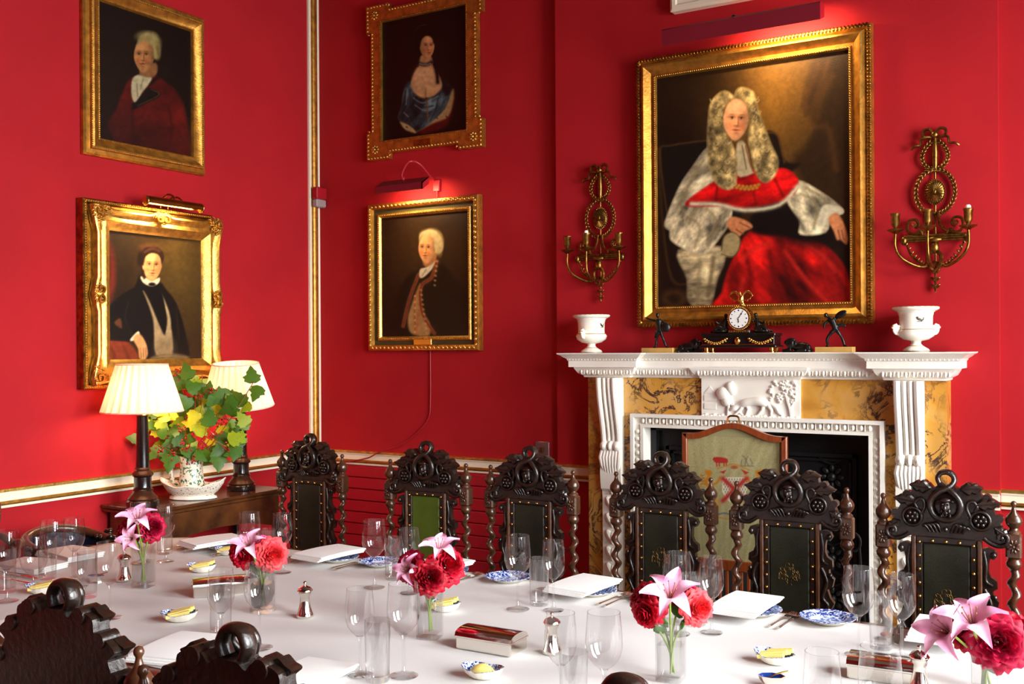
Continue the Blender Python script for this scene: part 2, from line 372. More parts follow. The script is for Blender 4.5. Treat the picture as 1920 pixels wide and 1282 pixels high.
# ---------------------------------------------------------------- chimneypiece
XC = -1.535
fp = thing('fireplace', 'white and yellow marble chimneypiece with carved corbels', 'fireplace', (XC, YF, 0))
def fpx(m_, name, material, parent=fp, smooth=35):
    for i, v in enumerate(m_.v): m_.v[i] = (v[0] - XC, v[1] - YF, v[2])
    return m_.build(name, material, parent, smooth)
YS = 4.76                    # front of the slab
for sg in (-1, 1):
    a, b = sorted((XC + sg * .615, XC + sg * .868))
    fpx(M().box(a, b, YS, YF, 0, 1.448), 'jamb_slab', 'siena')
    a, b = sorted((XC + sg * .24, XC + sg * .665))
    fpx(M().box(a, b, YS - .004, YF, 1.267, 1.448), 'frieze_panel', 'siena')
# white tablet with a relief of a fox under a tree
tb = fpx(M().box(XC - .24, XC + .24, YS - .02, YF, 1.262, 1.449), 'tablet', 'marble')
rel = M(); yr = YS - .022
rel.tube(smoothpath([(XC - .105, yr, 1.292), (XC - .075, yr - .004, 1.306), (XC - .045, yr, 1.322), (XC - .005, yr - .002, 1.336), (XC + .05, yr - .004, 1.342), (XC + .09, yr, 1.328)], 4), [.004, .006, .009, .012, .014, .015, .013, .013, .015, .018, .020, .021, .021, .020, .020, .021, .022, .022, .021, .018, .014], 10)
for x, z0, t in ((-.03, 1.325, -.28), (-.01, 1.325, -.02), (.07, 1.33, -.2), (.092, 1.328, .12)): rel.tube([(XC + x, yr, z0), (XC + x + t * .07 + .008, yr - .003, 1.302), (XC + x + t * .11, yr - .003, 1.285), (XC + x + t * .16 - .006, yr, 1.270)], [.015, .009, .0065, .006], 8)
rel.tube(smoothpath([(XC + .1, yr, 1.33), (XC + .13, yr, 1.315), (XC + .145, yr, 1.29), (XC + .165, yr, 1.276)], 4), [.008, .010, .012, .013, .014, .014, .013, .012, .01, .008, .006, .004, .003], 8)
for x in (-.085, -.078): rel.ell((XC + x, yr - .004, 1.322), (.004, .006, .009), 6, 4)
rel.ell((XC - .125, yr, 1.375), (.04, .026, .034), 10, 6, Rm(.3, 'Y')); rel.ell((XC - .09, yr, 1.40), (.026, .02, .036), 10, 6, Rm(-.3, 'Y')); rel.ell((XC - .11, yr, 1.34), (.03, .02, .026), 10, 6)
rel.tube(smoothpath([(XC - .105, yr, 1.27), (XC - .1, yr, 1.33), (XC - .085, yr, 1.39), (XC - .088, yr, 1.435)], 4), .009, 8)
rel.tube([(XC - .095, yr, 1.35), (XC - .065, yr, 1.30), (XC - .03, yr, 1.272)], .006, 6)
for i in range(60):
    x, z = rng.uniform(.10, .225), rng.uniform(1.34, 1.44); rel.ell((XC + x, yr, z), (.009, .010, .007), 5, 4)
rel.tube([(XC + .2, yr, 1.27), (XC + .195, yr, 1.31), (XC + .18, yr, 1.36)], .008, 6); rel.tube([(XC + .195, yr, 1.31), (XC + .215, yr, 1.35)], .006, 6)
for i in range(34): rel.ell((XC - .23 + .0138 * i, yr, 1.268 + .004 * math.sin(i * 2.1)), (.012, .010, .008), 5, 4)
for z in (1.30, 1.34): rel.box(XC - .225, XC - .165, yr - .001, yr + .004, z, z + .028)
rel.prism([(XC - .225, 1.375), (XC - .165, 1.375), (XC - .195, 1.41)], yr - .001, yr + .004)
ro = fpx(rel, 'relief', 'marble', tb, 60); ro['label'] = 'carved fox beneath a tree'
# architrave round the opening
ax, az = .615, 1.267
def archi(o0, o1, y0, nm):
    w0, w1 = ax - o0, ax - o1
    pol = [(-w0, 0), (-w0, az - o0), (w0, az - o0), (w0, 0), (w1, 0), (w1, az - o1), (-w1, az - o1), (-w1, 0)]
    m_ = M()
    for (a, b, c, d) in ((0, 1, 6, 7), (1, 2, 5, 6), (2, 3, 4, 5)): m_.prism([(XC + pol[i][0], pol[i][1]) for i in (a, b, c, d)], y0, YF)
    return fpx(m_, nm, 'marble', fp, 0)
archi(0, .018, YS - .036, 'architrave_outer'); archi(.018, .052, YS - .012, 'architrave_cove'); archi(.052, .068, YS - .026, 'architrave_inner')
eg = M()
def egg(m_, x, z, hor=True, k=1.):
    m_.ell((x, YS - .014, z), (.013 * k, .014, .015 * k) if hor else (.015 * k, .014, .013 * k), 8, 6)
n = 31
for i in range(n):
    x = XC - .55 + 1.10 * i / (n - 1); egg(eg, x, az - .035)
    if i < n - 1:
        x2 = x + .55 / (n - 1); eg.box(x2 - .002, x2 + .002, YS - .026, YS, az - .05, az - .02)
for sg in (-1, 1):
    for i in range(32): egg(eg, XC + sg * (ax - .035), az - .09 - i * .036, False)
fpx(eg, 'egg_and_dart', 'marble')['kind'] = 'stuff'
# consoles
for sg in (-1, 1):
    xc = XC + sg * .722; w = .058
    prof = []                                          # (depth, z)
    for i in range(41):
        t = i / 40; z = 1.448 - t * .60
        dep = .085 - .062 * (.5 - .5 * math.cos(PI * min(1, t / .62))) if t < .62 else .023 + .022 * math.sin(PI * (t - .62) / .38) ** .6
        if t > .96: dep = .02
        prof.append((dep, z))
    m_ = M()
    pol = [(YS, 1.448)] + [(YS - d_, z) for d_, z in prof] + [(YS, prof[-1][1])]
    m_.prism(pol, xc - w, xc + w, 'x')
    b = fpx(m_, 'console', 'marble', fp, 30)
    for k, (x, r) in enumerate(((-.042, .016), (-.013, .011), (.013, .011), (.042, .016))):
        pts = [(xc + x, YS - d_ - .002, z) for d_, z in prof[:26]]
        fpx(M().tube(pts, r, 10, up=(1, 0, 0)), 'flute_roll', 'marble', b)
    for x, r in ((-.036, .026), (0, .02), (.036, .026)):
        fpx(M().ell((xc + x, YS - .03, 1.098), (r, .034, .028), 12, 8), 'scroll_end', 'marble', b)
    lf = M()
    for k in range(7):
        x = -.048 + .016 * k; L = .11 + .05 * math.cos((k - 3) / 3 * 1.3)
        lf.tube([(xc + x, YS - .035, 1.075), (xc + x * 1.08, YS - .048, 1.04), (xc + x * .95, YS - .045, 1.0), (xc + x * .75, YS - .03, 1.075 - L)], [.011, .013, .012, .004], 8)
    fpx(lf, 'acanthus', 'marble', b)
    for k in range(6): # husk drop down the pilaster
        z = .88 - k * .085; h_ = M()
        for q in (-1, 0, 1): h_.ell((xc + q * .017, YS - .02, z - abs(q) * -.012), (.016, .018, .034), 8, 6, Rm(q * .5, 'Y'))
        fpx(h_, 'husk', 'marble', b)
    fpx(M().box(xc - w, xc + w, YS - .018, YS, .12, .86), 'pilaster', 'marble', b, 0)
    fpx(M().box(xc - .085, xc + .085, YS - .05, YF, 0, .12), 'plinth', 'marble', b, 0)
# entablature: bed moulding, corona, shelf in a broken front
def mould(x0, x1, ybase, prof, ends=(0, 0)):
    # prof: (projection, z); ends: extra outward projection at the ends follows the profile
    m_ = M(); rs = []
    for d_, z in prof: rs.append([(x0 - d_ * ends[0], YF, z), (x0 - d_ * ends[0], ybase - d_, z), (x1 + d_ * ends[1], ybase - d_, z), (x1 + d_ * ends[1], YF, z)])
    return m_.rings(rs, True, True)
bed = [(0, 1.449), (.006, 1.449), (.008, 1.458), (.03, 1.470), (.042, 1.490), (.046, 1.498), (.046, 1.502)]
cor = [(.046, 1.502), (.066, 1.502), (.066, 1.533), (.070, 1.536), (.074, 1.545), (.086, 1.552), (.098, 1.562), (.11, 1.568), (.112, 1.574)]
fpx(mould(XC - .868, XC + .868, YS + .006, bed, (0, 0)), 'bed_moulding', 'marble'); fpx(mould(XC - .24, XC + .24, YS - .018, bed, (1, 1)), 'bed_moulding', 'marble')
fpx(mould(XC - .868, XC + .868, YS + .03, cor, (0, 0)), 'shelf', 'marble')
for sg in (-1, 1):
    a, b = sorted((XC + sg * .62, XC + sg * .868))
    fpx(mould(a, b, YS - .028, bed, (1, 1)), 'bed_moulding', 'marble'); fpx(mould(a, b, YS - .028, cor, (1, 1)), 'shelf_block', 'marble')
eg = M()
def eggrow(x0, x1, y, n):
    for i in range(n):
        x = x0 + (x1 - x0) * (i + .5) / n; eg.ell((x, y, 1.478), (.011, .016, .017), 8, 5, Rm(.5, 'X'))
        x2 = x + (x1 - x0) / n / 2; eg.box(x2 - .0015, x2 + .0015, y - .014, y + .012, 1.466, 1.494)
eggrow(XC - .62, XC - .27, YS - .022, 11); eggrow(XC + .27, XC + .62, YS - .022, 11); eggrow(XC - .26, XC + .26, YS - .044, 16)
for sg in (-1, 1): a, b = sorted((XC + sg * .6, XC + sg * .89)); eggrow(a, b, YS - .055, 9)
fpx(eg, 'egg_and_dart', 'marble')['kind'] = 'stuff'
dn = M()
for i in range(64):
    x = XC - .6 + 1.2 * i / 63; dn.ell((x, YS + .03 - .069, 1.541), (.0075, .006, .005), 5, 4)
for sg in (-1, 1):
    for i in range(22): dn.ell((XC + sg * (.56 + .365 * i / 21), YS - .028 - .069, 1.541), (.0075, .006, .005), 5, 4)
fpx(dn, 'leaf_band', 'marble')['kind'] = 'stuff'
# cast iron insert
gr = tag(M().box(XC - .56, XC + .56, YF - .035, YF - .012, 0, 1.22).build('register_grate', 'iron'), 'black cast iron grate with floral side panels in the fireplace', 'grate')
def rectframe(hw, z0, z1, w, y0, y1):
    m_ = M(); m_.box(XC - hw, XC - hw + w, y0, y1, z0, z1).box(XC + hw - w, XC + hw, y0, y1, z0, z1).box(XC - hw, XC + hw, y0, y1, z1 - w, z1); return m_
rectframe(.545, .02, 1.21, .03, YF - .075, YF - .035).build('iron_frame', 'iron', gr, 20); rectframe(.47, .02, 1.10, .018, YF - .06, YF - .035).build('iron_frame', 'iron', gr, 20); rectframe(.445, .02, 1.075, .012, YF - .05, YF - .035).build('iron_frame', 'iron', gr, 20)
M().box(XC - .27, XC + .27, YF - .045, YF - .03, .02, .80).build('fire_back', 'soot', gr)
for sg in (-1, 1):
    for k in range(4):
        zc = .99 - k * .19; m_ = M(); xx = XC + sg * .355
        m_.ell((xx, YF - .045, zc), (.022, .02, .022), 10, 6)
        for q in range(8):
            a = q * PI / 4; m_.ell((xx + .04 * math.cos(a), YF - .04, zc + .04 * math.sin(a)), (.022, .014, .013), 8, 5, Rm(-a, 'Y'))
        for q in (-1, 1):
            m_.tube(smoothpath([(xx, YF - .04, zc + .06 * q), (xx + .04, YF - .044, zc + .075 * q), (xx + .06, YF - .044, zc + .1 * q), (xx + .035, YF - .042, zc + .1 * q)], 4), .008, 6); m_.tube(smoothpath([(xx, YF - .04, zc + .06 * q), (xx - .04, YF - .044, zc + .075 * q), (xx - .06, YF - .044, zc + .1 * q), (xx - .035, YF - .042, zc + .1 * q)], 4), .008, 6)
        m_.build('rosette', 'iron', gr, 50)
for k in range(9): x = XC - .24 + .06 * k; M().lathe([(.008, .12), (.008, .40)], 6, (x, YF - .06, 0)).build('grate_bar', 'iron', gr)
tag(M().box(XC - 1.0, XC + 1.0, 4.22, 4.705, -.004, .012).build('hearth', 'marble'), 'pale marble hearth slab in front of the fireplace', 'hearth')
# fire irons leaning beside the grate
fi = thing('fire_poker', 'twisted iron poker leaning at the right of the grate', 'poker', (XC + .455, 4.66, .014))
tw = M(); tw.tube([(0, .02 * t_, .9 - .9 * t_) for t_ in (0, 1)], .006, 8)
for k in range(2): tw.tube([(.008 * math.cos(q * .7 + PI * k), .008 * math.sin(q * .7 + PI * k), .78 + .004 * q) for q in range(32)], .0055, 6)
tw.build('shaft', 'iron', fi); M().ell((0, 0, .915), (.012, .012, .016)).build('knob', 'iron', fi)
fi2 = thing('fire_tongs', 'iron tongs with a ring top beside the poker', 'tongs', (XC + .50, 4.64, .014))
M().tube([(.03 * math.cos(a), 0, .72 + .04 * math.sin(a)) for a in np.linspace(0, 2 * PI, 17)[:-1]], .006, 6, True).build('bow', 'iron', fi2)
M().tube([(-.025, 0, .70), (-.03, 0, .3), (-.01, 0, 0)], .006, 6).build('tong_arm', 'iron', fi2); M().tube([(.025, 0, .70), (.05, 0, .3), (.01, .02, 0)], .006, 6).build('tong_arm', 'iron', fi2)
# ---------------------------------------------------------------- painter for canvases and needlework (colour print only)
class Paint:
    def __init__(s, x, y): s.x = x; s.y = y; s.c = np.zeros((len(x), 3)); s.fr = (0, 0, 1)
    def frame(s, ox, oy, k): s.X = (s.x - ox) * k; s.Y = (s.y - oy) * k; s.k = k
    def put(s, a, col):
        col = np.array(col, float); s.c = s.c * (1 - a[:, None]) + (col if col.ndim == 2 else col[None, :]) * a[:, None]
    def fill(s, col): s.c[:] = col
    def ell(s, cx, cy, rx, ry, col, rot=0, soft=.25, op=1):
        dx, dy = s.X - cx, s.Y - cy; c, q = math.cos(rot), math.sin(rot)
        d = np.sqrt(((dx * c + dy * q) / rx) ** 2 + ((-dx * q + dy * c) / ry) ** 2)
        s.put(np.clip((1 + soft - d) / (2 * soft), 0, 1) * op, col)
    def dist(s, pts, closed=True):
        P = np.array(pts, float); n = len(P); best = np.full(len(s.X), 1e9); ins = np.zeros(len(s.X), bool)
        for i in range(n if closed else n - 1):
            a, b = P[i], P[(i + 1) % n]; d = b - a; L = max(d @ d, 1e-9)
            t = np.clip(((s.X - a[0]) * d[0] + (s.Y - a[1]) * d[1]) / L, 0, 1)
            best = np.minimum(best, np.hypot(s.X - a[0] - t * d[0], s.Y - a[1] - t * d[1]))
            if closed:
                with np.errstate(divide='ignore', invalid='ignore'):
                    ins ^= ((a[1] > s.Y) != (b[1] > s.Y)) & (s.X < (b[0] - a[0]) * (s.Y - a[1]) / (b[1] - a[1] + 1e-12) + a[0])
        return best, ins
    def poly(s, pts, col, soft=6, op=1, sm=True):
        if sm and len(pts) > 3: pts = [(p[0], p[1]) for p in smoothpath([(a, b, 0) for a, b in pts], 4, True)]
        d, ins = s.dist(pts); sd = np.where(ins, d, -d); s.put(np.clip((sd + soft) / (2 * soft), 0, 1) * op, col)
    def line(s, pts, w, col, op=1):
        pts = [(p[0], p[1]) for p in smoothpath([(a, b, 0) for a, b in pts], 4)] if len(pts) > 2 else pts
        d, _ = s.dist(pts, False); s.put(np.exp(-(d / (w * 1.05)) ** 2 * 1.1) * op, col)
    def fbm(s, f, ang=0, asp=1, seed=0, octv=4):
        c, q = math.cos(ang), math.sin(ang); u, v = (s.x * c + s.y * q) * f, (-s.x * q + s.y * c) * f * asp; out = np.zeros(len(u)); amp = 1.
        for k in range(octv):
            iu, iv = np.floor(u).astype(int), np.floor(v).astype(int); fu, fv = u - iu, v - iv; fu, fv = fu * fu * (3 - 2 * fu), fv * fv * (3 - 2 * fv)
            h = lambda a, b: (np.sin(a * 127.1 + b * 311.7 + seed * 17.3 + k * 5.1) * 43758.5453) % 1.0
            out += amp * ((h(iu, iv) * (1 - fu) + h(iu + 1, iv) * fu) * (1 - fv) + (h(iu, iv + 1) * (1 - fu) + h(iu + 1, iv + 1) * fu) * fv - .5); amp *= .55; u, v = u * 2.03, v * 2.03
        return out
    def mul(s, a, k): s.c *= (1 - a[:, None]) + a[:, None] * np.array(k, float)
    def pmask(s, pts, soft):
        pts = [(p[0], p[1]) for p in smoothpath([(a, b, 0) for a, b in pts], 4, True)]; d, ins = s.dist(pts); return np.clip((np.where(ins, d, -d) + soft) / (2 * soft), 0, 1)
    def cloth(s, pts, col, soft=6, f=.05, ang=.6, asp=.35, amp=.6, seed=0, tint=None):     # painted fabric: fbm folds over a flat colour
        m_ = s.pmask(pts, soft); n = s.fbm(f, ang, asp, seed); k = np.clip(1 + amp * n * 1.6, .25, 1.7)
        c = np.array(col, float)[None, :] * k[:, None]
        if tint is not None: c = c + np.clip(n, 0, 1)[:, None] * np.array(tint, float)
        s.put(m_, np.clip(c, 0, 255))
    def noise(s, amp, f1=.09, f2=.13): s.c *= (1 + amp * 3.0 * s.fbm(.16, .3, 1, 9, 3))[:, None]
    def face(s, cx, cy, rx, ry, skin, turn=0, tilt=0, dark=(44, 22, 14), light=-1):
        sk = np.array(skin, float); c, q = math.cos(tilt), math.sin(tilt)
        X = ((s.X - cx) * c + (s.Y - cy) * q) / rx; Y = (-(s.X - cx) * q + (s.Y - cy) * c) / ry
        jaw = 1 - .26 * np.clip(Y, 0, 1) ** 1.5; d = np.sqrt((X / jaw) ** 2 + Y ** 2); msk = np.clip((1.06 - d) / .12, 0, 1)
        sh = 1 - .42 * np.clip(-light * X * .9 - .05, 0, 1) ** 1.1 - .22 * np.clip(Y - .55, 0, 1) + .12 * np.exp(-((X - light * .3) / .45) ** 2 - ((Y + .5) / .35) ** 2) + .10 * np.exp(-((X - light * .4) / .25) ** 2 - ((Y - .2) / .2) ** 2)
        s.put(msk, np.clip(sk[None, :] * sh[:, None], 0, 255))
        G = lambda x, y, a, b: np.exp(-((X - x) / a) ** 2 - ((Y - y) / b) ** 2)
        s.mul(np.clip(G(-.42 + turn, .28, .24, .18) + G(.40 + turn, .28, .2, .16), 0, 1) * .8, (1.04, .80, .74))
        for e in (-.38, .34):
            x = e + turn; s.mul(G(x, -.13, .24, .10) * .8, (.58, .50, .46)); s.put(np.clip(G(x, -.09, .13, .035), 0, 1) * .45, (205, 185, 160)); s.put(np.clip(G(x + .01, -.095, .065, .045) * 1.3, 0, 1), dark)
            s.mul(np.clip(G(x, -.145, .20, .022), 0, 1) * .75, (.35, .28, .25)); s.mul(np.clip(G(x, -.27 + .02 * abs(e), .24, .04), 0, 1) * .6, (.5, .42, .38))
        s.mul(G(.12 * -light + turn, .08, .07, .22) * .75, (.68, .58, .52)); s.mul(G(.0 + turn, .285, .2, .045) * .85, (.55, .42, .38)); s.put(G(light * .03 + turn, .16, .06, .12) * .45, np.minimum(sk * 1.18, 255))
        s.mul(np.clip(G(turn, .475, .26, .028) * 1.2, 0, 1), (.48, .26, .26)); s.mul(G(turn, .53, .2, .04) * .7, (.92, .62, .6)); s.mul(G(turn, .63, .22, .05) * .7, (.72, .62, .58)); s.mul(G(turn, .39, .07, .05) * .5, (.75, .66, .6))
def canvas(parent, rect, y, res, fn, material='oil_paint', name='canvas', gain=.95):
    x0, x1, z0, z1 = rect; nx, nz = res
    xs, zs = np.meshgrid(np.linspace(x0, x1, nx), np.linspace(z0, z1, nz)); xs, zs = xs.ravel(), zs.ravel()
    rz = parent.rotation_euler.z; L = parent.location
    wx = L.x + xs * math.cos(rz) - y * math.sin(rz); wy = L.y + xs * math.sin(rz) + y * math.cos(rz); wz = L.z + zs
    px, py = proj(wx, wy, wz)
    P = Paint(px, py); fn(P)
    idx = np.arange(nx * nz).reshape(nz, nx)
    f = np.stack([idx[:-1, :-1], idx[:-1, 1:], idx[1:, 1:], idx[1:, :-1]], -1).reshape(-1, 4)
    me = bpy.data.meshes.new(name); me.from_pydata(np.stack([xs, np.full_like(xs, y), zs], 1).tolist(), [], f.tolist()); me.update()
    c = np.clip(P.c, 0, 255) / 255; c = np.where(c <= .04045, c / 12.92, ((c + .055) / 1.055) ** 2.4) * gain
    at = me.color_attributes.new('paint', 'FLOAT_COLOR', 'POINT'); at.data.foreach_set('color', np.concatenate([np.clip(c, 0, 1), np.ones((len(c), 1))], 1).ravel().astype(np.float32))
    me.materials.append(MATS[material]); o = bpy.data.objects.new(name, me); COL.objects.link(o); o.parent = parent
    M().box(x0 - .005, x1 + .005, y + .002, y + .008, z0 - .005, z1 + .005).build('canvas_back', 'black', parent)
    return o

def p_officer(P):
    P.frame(0, 0, 2.981); P.fill((20, 11, 6)); P.ell(700, 500, 250, 380, (34, 20, 10), 0, .6, .7)
    P.poly([(740, 440), (690, 520), (655, 620), (612, 690), (640, 760), (730, 900), (1040, 900), (1035, 640), (985, 520), (905, 450), (850, 430)], (104, 20, 14), 14); P.cloth([(740, 440), (690, 520), (655, 620), (612, 690), (640, 760), (730, 900), (1040, 900), (1035, 640), (985, 520), (905, 450), (850, 430)], (98, 20, 13), 14, .03, 1.2, .5, .4, 2)
    P.ell(820, 880, 260, 150, (40, 12, 8), 0, .7, .8); P.poly([(650, 620), (612, 690), (640, 760), (735, 760), (730, 560)], (70, 18, 12), 20, .6)
    P.line([(940, 600), (960, 700), (950, 800)], 10, (60, 12, 9), .6); P.line([(735, 600), (742, 720), (735, 850)], 8, (50, 12, 9), .7)
    P.poly([(830, 490), (898, 532), (790, 590), (745, 612), (742, 575), (800, 520)], (22, 15, 11), 5); P.line([(845, 500), (890, 530), (770, 590)], 3, (110, 80, 40), .6); P.line([(838, 470), (892, 425)], 8, (26, 18, 14))
    P.poly([(795, 415), (742, 436), (734, 520), (754, 572), (800, 510), (832, 470), (848, 430)], (196, 180, 138), 5); P.line([(765, 470), (770, 540)], 4, (140, 120, 84), .8); P.line([(800, 440), (785, 500)], 4, (150, 130, 90), .8)
    P.ell(836, 254, 62, 74, (160, 140, 82), .2, .2); P.ell(880, 292, 20, 44, (128, 108, 60), 0, .3); P.ell(815, 205, 50, 28, (190, 168, 104), 0, .5, .8)
    P.poly([(790, 380), (785, 420), (850, 432), (880, 400), (868, 350)], (150, 98, 56), 6); P.face(806, 312, 58, 94, (196, 132, 76), -.14, .04); P.poly([(760, 262), (778, 215), (815, 198), (856, 215), (876, 285), (880, 325), (862, 325), (856, 268), (820, 232), (785, 236)], (166, 144, 86), 6); P.noise(.06)
def p_gent(P):
    P.frame(0, 350, 2.981); P.fill((44, 29, 12)); P.ell(1000, 480, 160, 260, (88, 66, 24), 0, .8, .8); P.ell(700, 330, 140, 120, (58, 38, 14), 0, .8, .8)
    P.poly([(555, 215), (600, 250), (645, 420), (635, 590), (555, 710)], (112, 38, 22), 16); P.line([(580, 260), (610, 450), (580, 650)], 12, (70, 22, 14), .6)
    P.poly([(552, 850), (640, 842), (720, 868), (775, 960), (700, 1025), (552, 1025)], (122, 50, 26), 8); P.line([(600, 880), (640, 940), (620, 1010)], 10, (80, 30, 16), .7); P.line([(690, 890), (720, 960)], 9, (86, 34, 18), .7)
    P.poly([(790, 490), (750, 560), (680, 600), (600, 680), (545, 745), (545, 850), (640, 860), (740, 862), (800, 830), (830, 980), (1045, 960), (1032, 800), (985, 650), (925, 570), (890, 530)], (15, 11, 9), 6)
    P.poly([(640, 755), (672, 735), (682, 790), (650, 775)], (84, 48, 26), 5); P.line([(720, 640), (700, 740), (740, 830)], 5, (36, 28, 20), .7); P.line([(985, 680), (1000, 850)], 6, (36, 28, 22), .7)
    P.poly([(800, 582), (835, 640), (890, 770), (922, 830), (955, 780), (962, 940), (872, 940), (858, 760), (830, 660)], (162, 138, 98), 6); P.poly([(896, 580), (942, 690), (955, 775), (925, 828), (935, 740), (915, 650)], (170, 146, 104), 5)
    P.ell(920, 900, 50, 60, (110, 92, 64), 0, .6, .6); P.poly([(820, 560), (885, 545), (920, 660), (925, 800), (890, 760), (850, 640)], (12, 9, 8), 5)
    P.poly([(788, 500), (800, 535), (845, 556), (885, 540), (892, 508), (850, 520)], (232, 208, 170), 4); P.ell(850, 545, 20, 10, (12, 9, 8), 0, .3)
    P.ell(840, 388, 66, 62, (34, 19, 11), 0, .15); P.ell(790, 405, 22, 36, (32, 18, 11), 0, .25); P.ell(902, 392, 15, 30, (36, 20, 11), 0, .25); P.ell(797, 470, 8, 34, (44, 24, 12), 0, .3); P.ell(835, 345, 46, 24, (110, 66, 34), 0, .6, .7)
    P.face(850, 442, 54, 86, (230, 166, 100), .08, .03)
    P.poly([(790, 400), (800, 350), (840, 335), (890, 345), (912, 385), (905, 430), (898, 400), (880, 378), (845, 372), (815, 390), (806, 420), (800, 440), (788, 425)], (38, 21, 12), 5); P.line([(800, 470), (806, 510)], 7, (44, 24, 12)); P.line([(810, 365), (850, 345), (890, 360)], 8, (92, 54, 28), .6); P.line([(782, 395), (772, 415), (780, 435)], 7, (40, 22, 12))
    P.poly([(728, 852), (770, 808), (780, 830), (742, 862)], (220, 204, 170), 4); P.poly([(745, 850), (778, 822), (815, 872), (826, 930), (815, 962), (795, 968), (778, 955), (772, 905)], (206, 150, 92), 5)
    for x in (785, 800, 813): P.line([(x, 900), (x + 4, 955)], 2.5, (120, 74, 40), .7)
    P.poly([(830, 962), (920, 930), (1045, 945), (1035, 985), (850, 990)], (128, 106, 66), 8, .8)
    for y in (945, 960, 975): P.line([(850, y + 5), (930, y - 8), (1030, y)], 2, (80, 60, 34), .6)
    P.noise(.05)
def p_lady(P):
    P.frame(580, 0, 3.885); P.fill((16, 8, 4)); P.ell(850, 420, 330, 420, (34, 17, 9), 0, .7, .8)
    P.poly([(790, 960), (870, 895), (1000, 820), (1060, 700), (1010, 900), (860, 975)], (84, 14, 12), 12)
    P.poly([(770, 965), (860, 900), (940, 800), (1040, 648), (1052, 720), (1010, 850), (900, 900)], (164, 132, 84), 9); P.poly([(660, 885), (740, 920), (778, 968), (700, 945)], (176, 148, 96), 7)
    for x, y in ((980, 790), (1000, 850), (930, 860), (710, 925)): P.ell(x, y, 10, 5, (60, 40, 26), .6, .6)
    P.poly([(745, 590), (695, 640), (670, 780), (645, 860), (690, 890), (740, 905), (785, 950), (870, 900), (985, 790), (1030, 650), (985, 600), (965, 650), (920, 700), (850, 718), (790, 706), (750, 650)], (66, 82, 86), 8); P.cloth([(745, 590), (695, 640), (670, 780), (645, 860), (690, 890), (740, 905), (785, 950), (870, 900), (985, 790), (1030, 650), (985, 600), (965, 650), (920, 700), (850, 718), (790, 706), (750, 650)], (58, 74, 80), 8, .07, .5, .4, .9, 2, (60, 66, 62))
    P.poly([(905, 470), (985, 590), (1040, 640), (1000, 700), (960, 640), (930, 560)], (22, 20, 22), 10)
    for a in (((700, 660), (690, 760), (670, 860)), ((735, 650), (735, 760), (760, 900)), ((760, 740), (830, 780), (900, 770)), ((770, 790), (830, 830), (890, 815)), ((940, 700), (920, 800), (880, 880))): P.line(a, 7, (30, 40, 44), .8)
    for a in (((715, 650), (705, 760)), ((760, 715), (830, 750), (940, 700)), ((770, 765), (840, 805), (910, 780)), ((690, 820), (720, 850))): P.line(a, 5, (128, 148, 148), .7)
    P.poly([(800, 480), (750, 560), (745, 640), (790, 698), (850, 714), (920, 690), (968, 625), (935, 530), (890, 470)], (206, 158, 106), 8); P.line([(848, 640), (846, 700)], 6, (150, 104, 66), .7); P.ell(840, 560, 60, 60, (226, 180, 126), 0, .8, .6)
    P.poly([(802, 410), (800, 485), (892, 478), (885, 410)], (190, 138, 88), 6); P.ell(852, 722, 10, 14, (70, 40, 26), 0, .4); P.line([(856, 730), (860, 800), (866, 880)], 6, (120, 84, 44), .9)
    P.ell(842, 262, 74, 88, (24, 13, 8), 0, .2); P.ell(792, 350, 20, 110, (22, 12, 8), 0, .3); P.ell(905, 300, 16, 70, (22, 12, 8), 0, .3); P.line([(915, 480), (930, 540), (935, 600)], 14, (20, 12, 10)); P.line([(770, 230), (800, 190), (860, 180)], 3, (110, 90, 60), .5)
    P.face(857, 338, 54, 94, (210, 150, 94), .2, -.03, light=1)
    P.poly([(795, 330), (800, 270), (840, 240), (880, 245), (908, 280), (905, 320), (890, 275), (850, 262), (818, 290), (806, 340)], (24, 13, 8), 6)
    P.line([(796, 460), (845, 472), (890, 452)], 12, (18, 14, 20))
    for i in range(8): P.ell(804 + 11 * i, 463 + 8 * math.sin(i / 7 * PI), 4, 4, (180, 170, 160), 0, .4)
    P.noise(.05)
